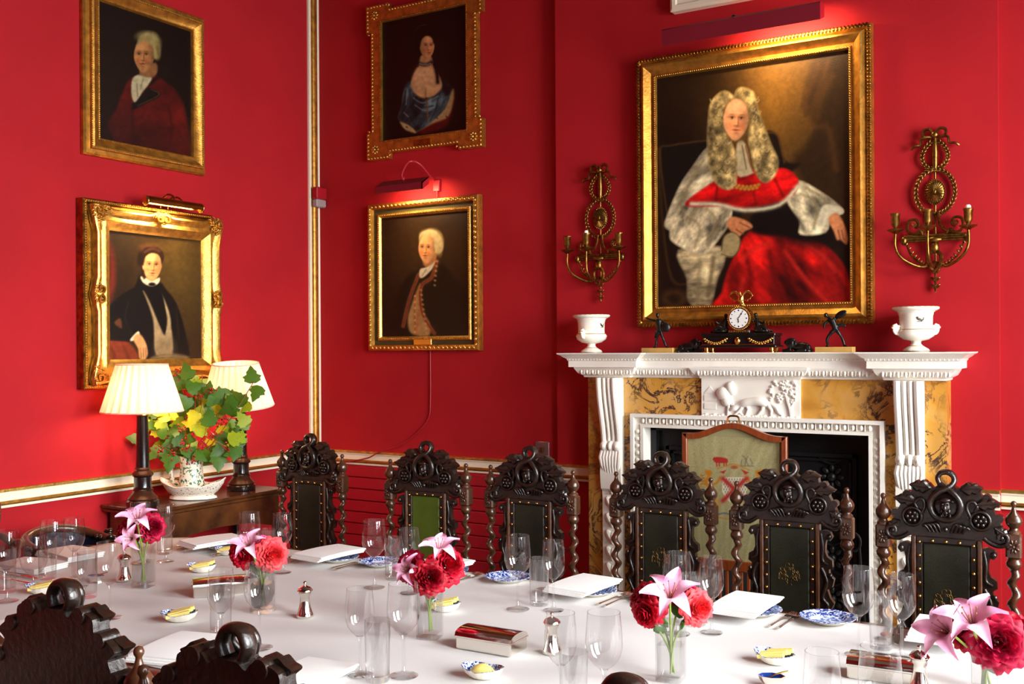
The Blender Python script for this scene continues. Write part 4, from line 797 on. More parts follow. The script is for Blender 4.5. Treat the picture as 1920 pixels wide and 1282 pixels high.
# ---------------------------------------------------------------- sconces
def sconce(X, label):
    t = thing('wall_sconce', label, 'sconce', (X, YF, 1.838), 0, 'gilt sconces either side of the judge portrait')
    def S(name, m_): return m_.build(name, 'ormolu', t, 50)
    m_ = M(); z = .72                                     # bow
    for sg in (-1, 1):
        m_.tube(smoothpath([(0, -.02, z - .02), (sg * .02, -.03, z + .01), (sg * .045, -.03, z + .005), (sg * .045, -.03, z - .02), (sg * .015, -.02, z - .025)], 5), .007, 6, flat=1.6)
        m_.tube(smoothpath([(sg * .02, -.02, z - .025), (sg * .055, -.03, z - .03), (sg * .06, -.022, z - .055), (sg * .085, -.03, z - .06), (sg * .1, -.022, z - .07)], 5), .006, 6, flat=1.6)
    m_.ell((0, -.03, z - .015), (.016, .012, .016), 8, 6); S('ribbon_bow', m_)
    S('stem', M().lathe([(.006, .55), (.011, .57), (.013, .63), (.009, .69), (.006, .70)], 10, (0, -.018, 0)).lathe([(.005, .12), (.005, .56)], 8, (0, -.016, 0)))
    def wreath(nm, pts, n_, closed, r=.0055, lf=.011):
        m_ = M(); P = smoothpath(pts, 8, closed); m_.tube(P, r, 6, closed)
        for i in range(0, len(P) - 1, max(1, len(P) // n_)):
            a, b = Vector(P[i]), Vector(P[(i + 1) % len(P)]); d_ = (b - a).normalized(); an = math.atan2(d_.z, d_.x)
            for sg in (-1, 1): m_.ell((P[i][0] - sg * .006 * d_.z, P[i][1] - .004, P[i][2] + sg * .006 * d_.x), (lf, .005, .004), 6, 4, Rm(-an - sg * .45, 'Y'))
        S(nm, m_)
    wreath('upper_wreath', [(0, -.015, .548), (.04, -.018, .57), (.055, -.018, .61), (.04, -.018, .65), (.012, -.015, .68)], 9, False); wreath('upper_wreath', [(0, -.015, .548), (-.04, -.018, .57), (-.055, -.018, .61), (-.04, -.018, .65), (-.012, -.015, .68)], 9, False)
    wreath('lower_wreath', [(.082 * math.cos(a), -.018, .45 + .1 * math.sin(a)) for a in np.linspace(0, 2 * PI, 17)[:-1]], 26, True, .006, .012)
    m_ = M().ell((0, -.018, .45), (.04, .012, .054), 20, 8); m_.ell((0, -.032, .45), (.009, .008, .014), 8, 6)
    for q in range(24):
        a = q * PI / 12; m_.tube([(.010 * math.cos(a), -.031, .45 + .015 * math.sin(a)), (.028 * math.cos(a), -.030, .45 + .038 * math.sin(a)), (.036 * math.cos(a), -.026, .45 + .049 * math.sin(a))], [.0018, .0035, .002], 5)
    for q in range(30): a = q * PI / 15; m_.ell((.041 * math.cos(a), -.022, .45 + .055 * math.sin(a)), .004, 5, 4)
    S('medallion', m_)
    m_ = M()                                              # reeded cross bar with volutes
    for q in (-1, 0, 1): m_.tube([(-.13, -.03, .245 + q * .010), (.13, -.03, .245 + q * .010)], .0065, 8)
    for sg in (-1, 1): m_.lathe([(.0, -.012), (.017, -.012), (.017, .012), (0, .012)], 12, (0, 0, 0)) if False else m_.ell((sg * .132, -.03, .238), (.014, .014, .02), 10, 6)
    S('cross_bar', m_)
    m_ = M()
    for sg in (-1, 1):
        m_.tube(smoothpath([(sg * .012, -.025, .36), (sg * .02, -.03, .31), (sg * .045, -.03, .275), (sg * .09, -.03, .265), (sg * .115, -.03, .285), (sg * .11, -.03, .325), (sg * .08, -.03, .33), (sg * .07, -.03, .305), (sg * .085, -.03, .293)], 5), .0065, 6)
        for q in range(6): a = q * PI / 3; m_.ell((sg * .088 + .008 * math.cos(a), -.034, .308 + .008 * math.sin(a)), .0045, 5, 4)
        m_.tube(smoothpath([(sg * .05, -.03, .262), (sg * .06, -.036, .28), (sg * .078, -.034, .268)], 4), .006, 6)
    S('scrollwork', m_)
    m_ = M().ell((0, -.04, .20), (.02, .018, .028), 10, 6); m_.ell((0, -.045, .235), (.03, .012, .014), 8, 5)
    for sg in (-1, 1):
        m_.tube(smoothpath([(sg * .005, -.04, .19), (sg * .028, -.045, .16), (sg * .02, -.045, .12), (sg * .005, -.04, .10)], 4), .009, 6); m_.tube(smoothpath([(sg * .12, -.03, .225), (sg * .1, -.035, .17), (sg * .05, -.035, .125), (sg * .01, -.03, .11)], 5), .0045, 6)
        for q in range(9): u = q / 8; m_.ell((sg * (.12 - .1 * u), -.036, .22 - .1 * u - .02 * math.sin(u * PI)), (.010, .006, .005), 5, 4, Rm(sg * .8, 'Y'))
    S('mask_and_swags', m_)
    m_ = M()
    for q, zz in enumerate((.085, .05, .018)):
        for sg in (-1, 0, 1): m_.ell((sg * .010, -.02, zz - abs(sg) * -.01), (.006, .006, .015), 6, 5, Rm(sg * .7, 'Y'))
        m_.ell((0, -.02, zz + .018), .006, 6, 4)
    m_.tube([(0, -.02, .0), (0, -.02, .12)], .003, 5); S('husk_drop', m_)
    for (bx, by) in ((-.155, -.10), (-.01, -.165), (.145, -.10)):
        a = M().tube(smoothpath([(0, -.035, .135), (bx * .35, by * .5, .115), (bx * .8, by * .92, .15), (bx, by, .2), (bx, by, .27)], 6), .0065, 8).build('candle_arm', 'ormolu', t, 60)
        M().lathe([(.004, .262), (.02, .272), (.036, .280), (.038, .284), (.02, .285), (.008, .287)], 16, (bx, by, 0)).build('drip_pan', 'ormolu', a, 50)
        M().lathe([(.008, .285), (.010, .295), (.017, .305), (.0175, .345), (.021, .35), (.021, .357), (.012, .357), (.012, .34)], 14, (bx, by, 0), f=lambda an, z_: 1 + .06 * math.cos(an * 7)).build('candle_cup', 'ormolu', a, 50)
        if (bx > .1 and X > -1) or (abs(bx) < .05 and X < -1): M().lathe([(.011, .345), (.012, .365), (.008, .372), (.003, .37)], 10, (bx, by, 0)).build('candle_stub', 'candle', a, 50)
sconce(-.725, 'gilt three-branch sconce right of the judge portrait'); sconce(-2.387, 'gilt three-branch sconce left of the judge portrait')
# ---------------------------------------------------------------- on the mantel shelf
ZM, YM = 1.574, 4.765
def remesh(o, vox, smooth=2):
    md = o.modifiers.new('remesh', 'REMESH'); md.mode = 'VOXEL'; md.voxel_size = vox; md.use_smooth_shade = True
    if smooth: s2 = o.modifiers.new('smooth', 'SMOOTH'); s2.iterations = smooth; s2.factor = .5
    return o
def urn(X, label, flip):
    t = thing('porcelain_urn', label, 'urn', (X, YM, ZM), 0, 'white porcelain urns on the mantel')
    fl = lambda n_, amp: (lambda a, z: 1 + amp * math.cos(a * n_))
    M().lathe([(.0, 0), (.055, 0), (.056, .006), (.050, .014), (.034, .024), (.022, .034), (.020, .044), (.026, .05)], 32, f=lambda a, z: 1 + (.035 * math.cos(a * 22) if .002 < z < .02 else 0)).build('foot', 'porcelain', t, 60)
    M().lathe([(.020, .047), (.05, .054), (.072, .07), (.078, .088), (.074, .098)], 44, f=lambda a, z: 1 + .045 * abs(math.cos(a * 11)) * (1 if z < .095 else .3)).build('gadrooned_bowl', 'porcelain', t, 60)
    M().lathe([(.074, .097), (.070, .102), (.069, .115), (.070, .155), (.075, .176), (.079, .180), (.079, .176)], 32).build('body', 'porcelain', t, 60)
    M().lathe([(.072, .176), (.085, .182), (.094, .188), (.096, .194), (.094, .199), (.080, .199), (.074, .19), (.067, .15), (.066, .11), (0, .105)], 44, f=lambda a, z: 1 + (.025 * math.cos(a * 22) if .180 < z < .195 else 0)).build('rim', 'porcelain', t, 60)
    for z, r in ((.198, .0945), (.099, .0755), (.027, .0315), (.004, .0565)): M().tube([(r * math.cos(a), r * math.sin(a), z) for a in np.linspace(0, 2 * PI, 41)[:-1]], .0014, 5, True, up=(0, 0, 1)).build('gilt_line', 'porcelain_gilt', t)
    for sg in (-1, 1):
        h_ = M().tube(smoothpath([(sg * .074, 0, .078), (sg * .090, 0, .082), (sg * .098, 0, .098), (sg * .090, 0, .112), (sg * .066, 0, .112)], 5), [.006] * 21, 8)
        h_.ell((sg * .082, 0, .096), (.016, .008, .018), 8, 6); h_.ell((sg * .094, 0, .112), (.012, .011, .011), 8, 6); h_.ell((sg * .103, 0, .108), (.007, .007, .006), 6, 5); h_.ell((sg * .088, 0, .120), (.006, .009, .006), 6, 5)
        hh = h_.build('mask_handle', 'porcelain', t, 60)
        M().tube([(sg * .104, -.010, .112), (sg * .107, 0, .110), (sg * .104, .010, .112)], .0025, 5).build('gilt_line', 'porcelain_gilt', hh)
    # painted crest
    cr_ = M()
    for dx, dz, rx, rz, rot in ((-.004, .142, .010, .006, .3), (-.012, .148, .004, .007, -.4), (.008, .139, .008, .004, -.5), (.013, .147, .003, .006, .4), (0, .133, .017, .0018, 0)):
        cr_.ell((dx - .008, -.0695, dz), (rx, .0015, rz), 8, 4, Rm(rot, 'Y'))
    cr_.build('painted_crest', 'leaf_green' if False else 'olive', t, 60)
    t.rotation_euler.z = flip
urn(-.79, 'white porcelain urn at the right end of the mantel', .55); urn(-2.385, 'white porcelain urn at the left end of the mantel', 1.5)
def statue(X, label, kind):
    t = thing('bronze_statuette', label, 'statuette', (X, YM - .01, ZM))
    M().bbox(-.083, .083, -.035, .035, 0, .024, .001).build('plinth', 'plinth_stone', t, 20)
    b = M(); z0 = .024
    def limb(pts, r): b.tube(smoothpath([(p[0], p[1], p[2] + z0) for p in pts], 4), list(np.interp(np.linspace(0, 1, 4 * (len(pts) - 1) + 1), np.linspace(0, 1, len(r)), r)), 8)
    if kind == 0:
        limb([(-.022, 0, 0), (-.016, .0, .035), (-.006, -.004, .07), (-.004, 0, .088)], [.005, .0075, .006, .010, .011]); b.ell((-.024, -.006, z0 + .003), (.012, .006, .004))
        limb([(.036, .008, 0), (.022, .006, .035), (.012, 0, .066), (.006, 0, .088)], [.005, .0075, .006, .010, .011]); b.ell((.04, .004, z0 + .003), (.012, .006, .004))
        limb([(.0, 0, .085), (.0, .0, .11), (-.004, 0, .135), (-.005, 0, .146)], [.014, .0145, .018, .010]); b.ell((-.008, -.002, z0 + .162), (.0095, .0105, .012), 10, 8); b.ell((-.008, 0, z0 + .17), (.011, .011, .006), 8, 5)
        limb([(-.016, 0, .136), (-.034, -.006, .140), (-.052, -.01, .146), (-.066, -.012, .152)], [.007, .006, .005, .004])
        limb([(.010, 0, .138), (.026, 0, .124), (.034, -.006, .106)], [.007, .006, .005])
        limb([(-.012, .006, .09), (-.022, .012, .07), (-.03, .012, .05)], [.008, .01, .004])
    else:
        limb([(-.03, 0, 0), (-.034, -.01, .034), (-.018, -.006, .062), (.0, 0, .08)], [.005, .0075, .007, .010, .011]); b.ell((-.034, -.006, z0 + .003), (.012, .006, .004))
        limb([(.042, .004, 0), (.032, .004, .036), (.016, 0, .064), (.004, 0, .082)], [.005, .0075, .006, .010, .011]); b.ell((.046, 0, z0 + .003), (.012, .006, .004))
        limb([(.002, 0, .08), (-.004, 0, .10), (-.014, 0, .122), (-.02, 0, .132)], [.014, .0145, .018, .010]); b.ell((-.04, -.004, z0 + .146), (.0095, .0105, .012), 10, 8); limb([(-.02, 0, .13), (-.034, 0, .14)], [.009, .006])
        limb([(-.026, 0, .124), (-.044, -.008, .108), (-.048, -.01, .085)], [.007, .006, .004])
        limb([(-.006, 0, .126), (.016, .004, .136), (.03, .004, .142)], [.007, .006, .005]); limb([(.006, 0, .094), (.03, .008, .10), (.046, .008, .092)], [.008, .009, .005])
    remesh(b.build('figure', 'bronze', t), .0022)
    if kind == 0: M().ell((.04, -.012, .126), (.022, .006, .024), 14, 6, Rm(.3, 'Z')).build('shield', 'bronze', t); M().tube([(-.074, -.012, .180), (-.052, -.012, .168)], .0022, 5).build('sword', 'bronze', t)
    else: M().ell((.028, -.006, .172), (.03, .006, .016), 14, 6, Rm(-.5, 'Y')).build('shield', 'bronze', t)
statue(-2.0, 'bronze warrior statuette on a tan plinth, left of the clock', 0); statue(-1.137, 'bronze lunging warrior statuette on a tan plinth, right of the clock', 1)
def lion(X, sg, label):
    t = thing('bronze_lion', label, 'figurine', (X, YM - .01, ZM))
    b = M(); b.ell((sg * .012, 0, .026), (.045, .022, .022), 12, 8); b.ell((-sg * .03, -.004, .04), (.024, .022, .026), 10, 8); b.ell((-sg * .05, -.008, .046), (.014, .013, .013), 8, 6); b.ell((-sg * .034, -.004, .06), (.012, .012, .008), 8, 5)
    b.ell((sg * .045, -.012, .02), (.02, .014, .02), 8, 6); b.tube([(-sg * .03, -.014, .014), (-sg * .07, -.018, .006)], [.01, .007], 8); b.tube([(sg * .04, -.02, .008), (sg * .0, -.026, .006)], [.009, .006], 8); b.tube([(-sg * .03, .012, .014), (-sg * .068, .012, .006)], [.01, .007], 8)
    b.tube(smoothpath([(sg * .055, 0, .02), (sg * .07, -.01, .01), (sg * .05, -.03, .006)], 4), .0045, 6)
    for q in range(14): a = q * 2.4; b.ell((-sg * .03 + .02 * math.cos(a), -.012 - .008 * math.sin(a * 1.3), .044 + .018 * math.sin(a)), .008, 6, 4)
    b.box(-.062, .062, -.026, .026, 0, .006)
    remesh(b.build('body', 'bronze', t), .0022)
lion(-1.837, -1, 'small bronze recumbent lion between left statuette and clock'); lion(-1.306, 1, 'small bronze recumbent lion between clock and right statuette')
# clock
t = thing('mantel_clock', 'bronze and gilt mantel clock with white dial and eagle on top', 'clock', (-1.582, YM, ZM))
for x in (-.16, .16):
    for y in (-.04, .04): M().lathe([(.016, 0), (.016, .004), (.011, .008), (.011, .02), (.015, .024)], 12, (x, y, 0)).build('foot', 'brass', t)
M().bbox(-.186, .186, -.062, .062, .023, .035, .003).bbox(-.176, .176, -.055, .055, .035, .078, .002).bbox(-.182, .182, -.06, .06, .078, .092, .003).build('base', 'bronze', t, 20)
m_ = M()
for x0 in (-.11, .11):
    for k in range(12): u = k / 11; m_.ell((x0 - .055 + .11 * u, -.058, .066 - .02 * math.sin(u * PI)), (.0075, .005, .006), 6, 4)
    for k in range(8): u = k / 7; m_.ell((x0 - .05 + .1 * u, -.058, .054 - .014 * math.sin(u * PI)), (.006, .004, .004), 6, 4)
m_.ell((0, -.06, .056), (.014, .008, .018), 8, 6); m_.box(-.176, .176, -.0565, -.05, .036, .040); m_.build('gilt_swags', 'brass', t, 60)
m_ = M().bbox(-.055, .055, -.04, .03, .092, .108, .003); m_.build('dial_plinth', 'bronze', t, 20)
m_ = M()
for k in range(9): m_.ell((-.045 + .09 * k / 8, -.043, .1), (.007, .005, .006), 6, 4)
m_.build('gilt_frieze', 'brass', t)
dz = .163
dm = M().lathe([(.0, -.03), (.056, -.03), (.056, .028), (.053, .034), (.047, .036)], 36); dm.v = [(a, -c, b + dz) for a, b, c in dm.v]; dm.build('drum', 'ormolu', t, 40)
m_ = M()
for k in range(40): a = k * PI / 20; m_.ell((.054 * math.cos(a), -.032, dz + .054 * math.sin(a)), .0045, 5, 4)
m_.build('gilt_bezel', 'brass', t, 60)
dl = M().lathe([(0, .037), (.046, .037), (.047, .034)], 36, cap=False); dl.v = [(a, -c, b + dz) for a, b, c in dl.v]; d_ = dl.build('dial', 'dial', t, 40)
m_ = M()
for k in range(12):
    a = PI / 2 - k * PI / 6; ca, sa = math.cos(a), math.sin(a); r0, r1, w_ = .035, .042, (.0018 if k % 3 else .003)
    m_.add([(r0 * ca - w_ * sa, -.0376, dz + r0 * sa + w_ * ca), (r0 * ca + w_ * sa, -.0376, dz + r0 * sa - w_ * ca), (r1 * ca + w_ * sa, -.0376, dz + r1 * sa - w_ * ca), (r1 * ca - w_ * sa, -.0376, dz + r1 * sa + w_ * ca)], [(0, 1, 2, 3)])
m_.build('hour_mark', 'black', d_, 0)
for a, L, nm in ((math.radians(57), .034, 'minute_hand'), (math.radians(-92), .022, 'hour_hand')):
    m_ = M(); ca, sa = math.cos(a), math.sin(a); m_.tube([(-.006 * ca, -.0385, dz - .006 * sa), (L * ca, -.0385, dz + L * sa)], [.0016, .0009], 5); m_.ell((L * .72 * ca, -.0385, dz + L * .72 * sa), (.0034, .001, .0034), 8, 4); m_.build(nm, 'black', d_)
M().ell((0, -.039, dz), .003, 8, 5).build('arbor', 'brass', d_)
e = M(); ez = .243
e.ell((0, 0, ez + .012), (.013, .014, .022), 10, 8, Rm(.2, 'Y')); e.ell((-.004, -.004, ez + .040), (.008, .008, .009), 8, 6); e.tube([(-.008, -.006, ez + .041), (-.018, -.008, ez + .038)], [.004, .001], 6); e.tube([(.006, 0, ez + .0), (.016, 0, ez - .02)], [.008, .003], 6)
e.tube([(-.004, 0, ez), (-.006, 0, ez - .012)], .003, 6); e.ell((0, 0, ez - .014), (.012, .01, .006), 8, 5)
for sg in (-1, 1):
    e.prism([(sg * .006, ez + .028), (sg * .022, ez + .052), (sg * .044, ez + .050), (sg * .058, ez + .026), (sg * .050, ez + .022), (sg * .046, ez + .010), (sg * .038, ez + .014), (sg * .032, ez + .0), (sg * .024, ez + .008), (sg * .014, ez + .004)], -.004, .004)
    e.tube(smoothpath([(sg * .006, -.002, ez + .026), (sg * .022, -.004, ez + .049), (sg * .044, -.002, ez + .047), (sg * .057, 0, ez + .027)], 4), .0045, 6)
remesh(e.build('eagle', 'brass', t), .0017, 1)
for sg in (-1, 1):
    b = M(); b.tube(smoothpath([(sg * .075, 0, .105), (sg * .085, 0, .125), (sg * .078, -.004, .155), (sg * .074, -.004, .165)], 4), [.018, .017, .016, .016, .015, .016, .016, .014, .012, .011, .009, .008, .007], 8); b.ell((sg * .073, -.006, .178), (.010, .010, .012), 10, 8)
    b.tube(smoothpath([(sg * .08, -.006, .105), (sg * .11, -.012, .122), (sg * .13, -.014, .103)], 4), [.013, .012, .012, .011, .010, .009, .008, .007, .006], 8); b.tube(smoothpath([(sg * .085, .006, .102), (sg * .12, .004, .106), (sg * .155, .0, .099)], 4), [.013, .012, .011, .010, .009, .008, .007, .006, .005], 8)
    b.tube(smoothpath([(sg * .088, -.004, .152), (sg * .108, -.012, .14), (sg * .12, -.02, .15)], 4), .006, 8); b.tube(smoothpath([(sg * .066, -.004, .152), (sg * .058, -.012, .15)], 4), .0055, 8); b.ell((sg * .1, 0, .1), (.045, .03, .010), 10, 6)
    remesh(b.build('reclining_figure', 'bronze', t), .0024)
# ---------------------------------------------------------------- fire screen
t = thing('fire_screen', 'arched mahogany fire screen with embroidered coat of arms', 'fire screen', (-1.482, 4.35, .014))
def top_z(x, hw, z0, rise): u = abs(x) / hw; return z0 + rise * (1 if u < .0 else (.5 + .5 * math.cos(PI * min(1, u / .86))))
hw = .238; xs = np.linspace(-hw, hw, 33)
m_ = M(); wf = .024
up = [(x, top_z(x, hw, 1.20, .052)) for x in xs]; lo = [(x * (1 - wf / hw), top_z(x, hw, 1.20, .052) - wf) for x in xs]
for i in range(32): m_.prism([up[i], up[i + 1], lo[i + 1], lo[i]], -.012, .012)
m_.build('top_rail', 'screen_wood', t, 0)
for sg in (-1, 1):
    a, b = sorted((sg * hw, sg * (hw - wf))); M().bbox(a, b, -.012, .012, .05, 1.20, .003).build('side_rail', 'screen_wood', t, 20)
    M().prism([(-.16, 0), (-.15, .04), (0, .09), (.15, .04), (.16, 0), (.1, 0), (0, .03), (-.1, 0)], a, b, 'x').build('foot', 'screen_wood', t, 0)
for z in (.60, .28): M().bbox(-hw + wf, hw - wf, -.010, .010, z, z + .045, .003).build('cross_rail', 'screen_wood', t, 20)
sl = None
for k in range(13):
    x = -.196 + .392 * k / 12
    if sl is None: sl = M().bbox(-.007, .007, -.006, .006, .325, .60, .002).build('slat', 'screen_wood', t, 20, loc=(x, 0, 0))
    else: q = sl.copy(); COL.objects.link(q); q.location = (x, 0, 0)
M().tube(smoothpath([(-.028, 0, 1.252), (-.022, 0, 1.278), (0, 0, 1.283), (.022, 0, 1.278), (.028, 0, 1.252)], 5), .0045, 8).build('handle', 'brass', t)
def p_arms(P):
    P.frame(1030, 640, 4.007); P.fill((158, 148, 104)); n_ = (np.sin(P.X * 1.3) * np.sin(P.Y * 1.3)) * 7 + rng.normal(0, 6, len(P.X)); P.c += n_[:, None]
    red = (160, 44, 36); gold = (184, 108, 22); dk = (54, 50, 44)
    P.poly([(1232, 880), (1260, 868), (1330, 878), (1342, 900), (1330, 912), (1250, 910)], red, 4)
    for x in (1255, 1275, 1310, 1328): P.line([(x, 905), (x + 3, 935)], 5, red)
    P.poly([(1228, 880), (1245, 868), (1250, 895), (1232, 893)], red, 3)
    for l in (((1450, 860), (1475, 880), (1470, 930)), ((1490, 865), (1480, 900), (1500, 935)), ((1440, 935), (1535, 935)), ((1510, 880), (1525, 920)), ((1445, 890), (1440, 930))): P.line(l, 3.5, (96, 92, 80), .8)
    P.line([(1260, 955), (1330, 935), (1385, 920), (1440, 940), (1500, 965)], 4, gold, .9); P.ell(1390, 945, 26, 14, (150, 80, 50), 0, .4); P.poly([(1280, 980), (1330, 965), (1310, 995)], red, 4); P.poly([(1440, 960), (1500, 985), (1470, 1000)], red, 4)
    for x0, d_ in ((1180, 1), (1590, -1)):
        P.line([(x0, 975), (x0 + 20 * d_, 1010), (x0 - 5 * d_, 1060), (x0 + 40 * d_, 1110), (x0 + 60 * d_, 1180), (x0 + 30 * d_, 1260), (x0 + 70 * d_, 1320)], 13, gold); P.ell(x0 + 18 * d_, 985, 24, 18, gold, 0, .3)
        P.line([(x0 - 40 * d_, 1000), (x0 - 20 * d_, 1040), (x0 - 50 * d_, 1090)], 7, gold, .8); P.line([(x0 + 10 * d_, 1090), (x0 + 80 * d_, 1060), (x0 + 100 * d_, 1020)], 8, gold); P.line([(x0 - 30 * d_, 1180), (x0 + 10 * d_, 1240), (x0 - 30 * d_, 1300)], 7, gold, .8); P.line([(x0 + 60 * d_, 1150), (x0 + 90 * d_, 1240), (x0 + 60 * d_, 1290)], 8, (190, 132, 50))
        for q in range(5): P.line([(x0 - 45 * d_, 1010 + 20 * q), (x0 - 10 * d_, 1000 + 24 * q)], 2.5, (120, 70, 26), .7)
    P.poly([(1300, 1020), (1485, 1020), (1485, 1130), (1450, 1190), (1392, 1225), (1335, 1190), (1300, 1130)], (208, 200, 172), 3, sm=False)
    for i in range(9):
        for j in range(9): P.line([(1312 + 20 * i + (10 if j % 2 else 0), 1030 + 19 * j), (1312 + 20 * i + (10 if j % 2 else 0), 1040 + 19 * j)], 3, dk, .9 if abs(i - 4) * 20 + max(0, j * 19 - 90) < 95 else 0)
    P.line([(1305, 1030), (1480, 1195)], 19, red); P.line([(1480, 1030), (1305, 1195)], 19, red)
    P.line([(1180, 1340), (1300, 1290), (1400, 1310), (1500, 1290), (1600, 1340)], 6, (80, 84, 90), .8); P.line([(1240, 1320), (1400, 1335), (1540, 1320)], 5, gold, .7)
canvas(t, (-hw + wf * .8, hw - wf * .8, .645, 1.19), .002, (150, 190), p_arms, 'embroidery', 'needlework_panel', 1.1)
m_ = M(); up2 = [(x * .9, top_z(x, hw, 1.20, .052) - wf * .8) for x in xs]
for i in range(32): m_.prism([(up2[i][0], 1.19), (up2[i + 1][0], 1.19), up2[i + 1], up2[i]], .001, .004)
mat('canvas_cloth', (158, 148, 104), .95, noise=.06, nscale=200); m_.build('needlework_top', 'canvas_cloth', t, 0)

# ---------------------------------------------------------------- carved chairs
CR = 1.17
def leafpoly(L, Wd, n_=3):
    out = []
    for i in range(n_ * 2 + 1): u = i / (n_ * 2); out.append((L * u, Wd * math.sin(PI * u ** .8) ** .7 * (1 if i % 2 == 0 else .68)))
    return [(a, b) for a, b, c in smoothpath([(x, z, 0) for x, z in out + [(x, -z) for x, z in out[-2:0:-1]]], 3, True)]
def make_chair():
    t = thing('carved_chair', 'x', 'chair')
    O = 'oak'
    cr = M()           # crest back board
    half = [(0, 1.118), (.022, 1.118), (.04, 1.108), (.055, 1.122), (.085, 1.122), (.108, 1.112), (.112, 1.09), (.125, 1.086), (.15, 1.076), (.168, 1.06), (.15, 1.046), (.155, 1.03), (.17, 1.0), (.18, .975), (.197, .965), (.2, .945), (.196, .925), (.175, .915), (.15, .915), (.135, .93), (.12, .935), (0, .935)]
    cr.prism([(a, b) for a, b, c in smoothpath([(x, z, 0) for x, z in half + [(-x, z) for x, z in half[-2:0:-1]]], 3, True)], -.006, .030)
    crest = cr.build('crest', 'oak', t, 25)
    # serpent: figure of eight, ring open at the top
    path = []
    for a in np.linspace(-2.2, 3.6, 26): path.append((.026 * math.cos(a) * 1.0, -.006, 1.137 + .024 * math.sin(a)))
    S = [(-.020, -.010, 1.125), (-.026, -.008, 1.142), (-.016, -.006, 1.158), (.004, -.004, 1.161), (.022, -.004, 1.150), (.026, -.008, 1.132), (.012, -.020, 1.113), (-.02, -.026, 1.097), (-.044, -.024, 1.07), (-.049, -.022, 1.04), (-.034, -.022, 1.010), (0, -.022, .998), (.034, -.022, 1.010), (.049, -.022, 1.04), (.044, -.024, 1.07), (.022, -.022, 1.096), (-.006, -.012, 1.112), (-.020, -.008, 1.122)]
    M().tube(smoothpath(S, 4), [.0085] * 24 + [.0105] * 45, 8).build('serpent', O, crest, 70)
    M().tube(smoothpath([(-.020, .008, 1.118), (-.0275, .008, 1.140), (-.014, .008, 1.161), (.014, .008, 1.161), (.0275, .008, 1.140), (.020, .008, 1.118)], 4), .0092, 10, flat=1.9).build('loop', O, crest, 70)
    k = M().ell((0, -.008, 1.045), (.044, .008, .05), 16, 6); k.build('medallion', O, crest, 70)
    k = M().ell((0, -.018, 1.045), (.018, .016, .03), 10, 8); k.ell((0, -.034, 1.04), (.006, .01, .012), 8, 6); k.ell((0, -.03, 1.025), (.01, .008, .006), 8, 5); k.ell((0, -.028, 1.068), (.02, .01, .009), 8, 5)
    for sg in (-1, 1): k.ell((sg * .009, -.03, 1.054), (.006, .006, .004), 6, 5); k.ell((sg * .012, -.026, 1.03), (.007, .008, .01), 6, 5); k.ell((sg * .02, -.02, 1.064), (.012, .006, .006), 6, 4, Rm(sg * .5, 'Y')); k.ell((sg * .014, -.02, 1.012), (.006, .006, .01), 6, 4)
    k.tube([(.006 * math.cos(a), -.042, 1.022 + .008 * math.sin(a)) for a in np.linspace(0, 2 * PI, 11)[:-1]], .002, 5, True); k.build('mask', O, crest, 70)
    for sg in (-1, 1):
        for (x, z, ang, L, Wd) in ((.045, 1.105, .12, .075, .024), (.09, 1.055, .12, .085, .022), (.150, .985, -.55, .055, .018)):
            lf = M(); pl_ = [(x + (a * math.cos(ang) - b * math.sin(ang)), z + a * math.sin(ang) + b * math.cos(ang)) for a, b in leafpoly(L, Wd)]
            lf.bprism([(sg * a, b) for a, b in pl_], -.018, .014, .007)
            lf.tube([(sg * (x + .1 * L * math.cos(ang)), -.02, z + .1 * L * math.sin(ang)), (sg * (x + .9 * L * math.cos(ang)), -.018, z + .9 * L * math.sin(ang))], [.003, .001], 5)
            lf.build('leaf', O, crest, 35)
        g = M(); gx, gz = sg * .109, 1.003
        g.tube([(gx + .031 * math.cos(a), -.014, gz + .031 * math.sin(a)) for a in np.linspace(0, 2 * PI, 21)[:-1]], .0055, 6, True); g.ell((gx, -.006, gz), (.028, .008, .028), 12, 5)
        g.tube(smoothpath([(sg * .08, -.014, 1.012), (sg * .068, -.016, 1.04), (sg * .072, -.016, 1.062), (sg * .088, -.016, 1.066), (sg * .1, -.016, 1.05), (sg * .092, -.014, 1.035)], 4), .0055, 6)
        g.build('vine_ring', O, crest, 70)
        g = M()
        for q in range(7): a = q * PI / 3; r = .0 if q == 6 else .0155; g.ell((gx + r * math.cos(a), -.019, gz + r * math.sin(a)), .0072, 8, 6)
        g.build('grape_cluster', O, crest, 70)
        g = M()
        for q in range(4): g.tube(smoothpath([(sg * (.016 + .012 * q), -.012, .955), (sg * (.03 + .012 * q), -.02, .985 - .003 * q), (sg * (.05 + .008 * q), -.016, .972)], 4), .005, 6)
        g.build('acanthus', O, crest, 70)
        g = M().tube(smoothpath([(sg * .12, -.012, .945), (sg * .14, -.014, .93), (sg * .17, -.014, .922), (sg * .192, -.014, .935), (sg * .19, -.014, .96), (sg * .168, -.014, .962), (sg * .165, -.014, .946)], 4), .0075, 6); g.ell((sg * .174, -.014, .95), (.010, .008, .010), 8, 6); g.build('volute', O, crest, 70)
    for sg in (-1, 1):
        for x, z, r in ((.072, 1.115, .016), (.128, 1.078, .015), (.166, 1.012, .014)): M().tube([(sg * x, -.004, z), (sg * x, .034, z)], r, 12, up=(0, 0, 1)).build('scroll_roll', O, crest, 50)
    M().ell((0, -.016, .966), (.0085, .010, .0085), 8, 6).build('boss', O, crest, 70)
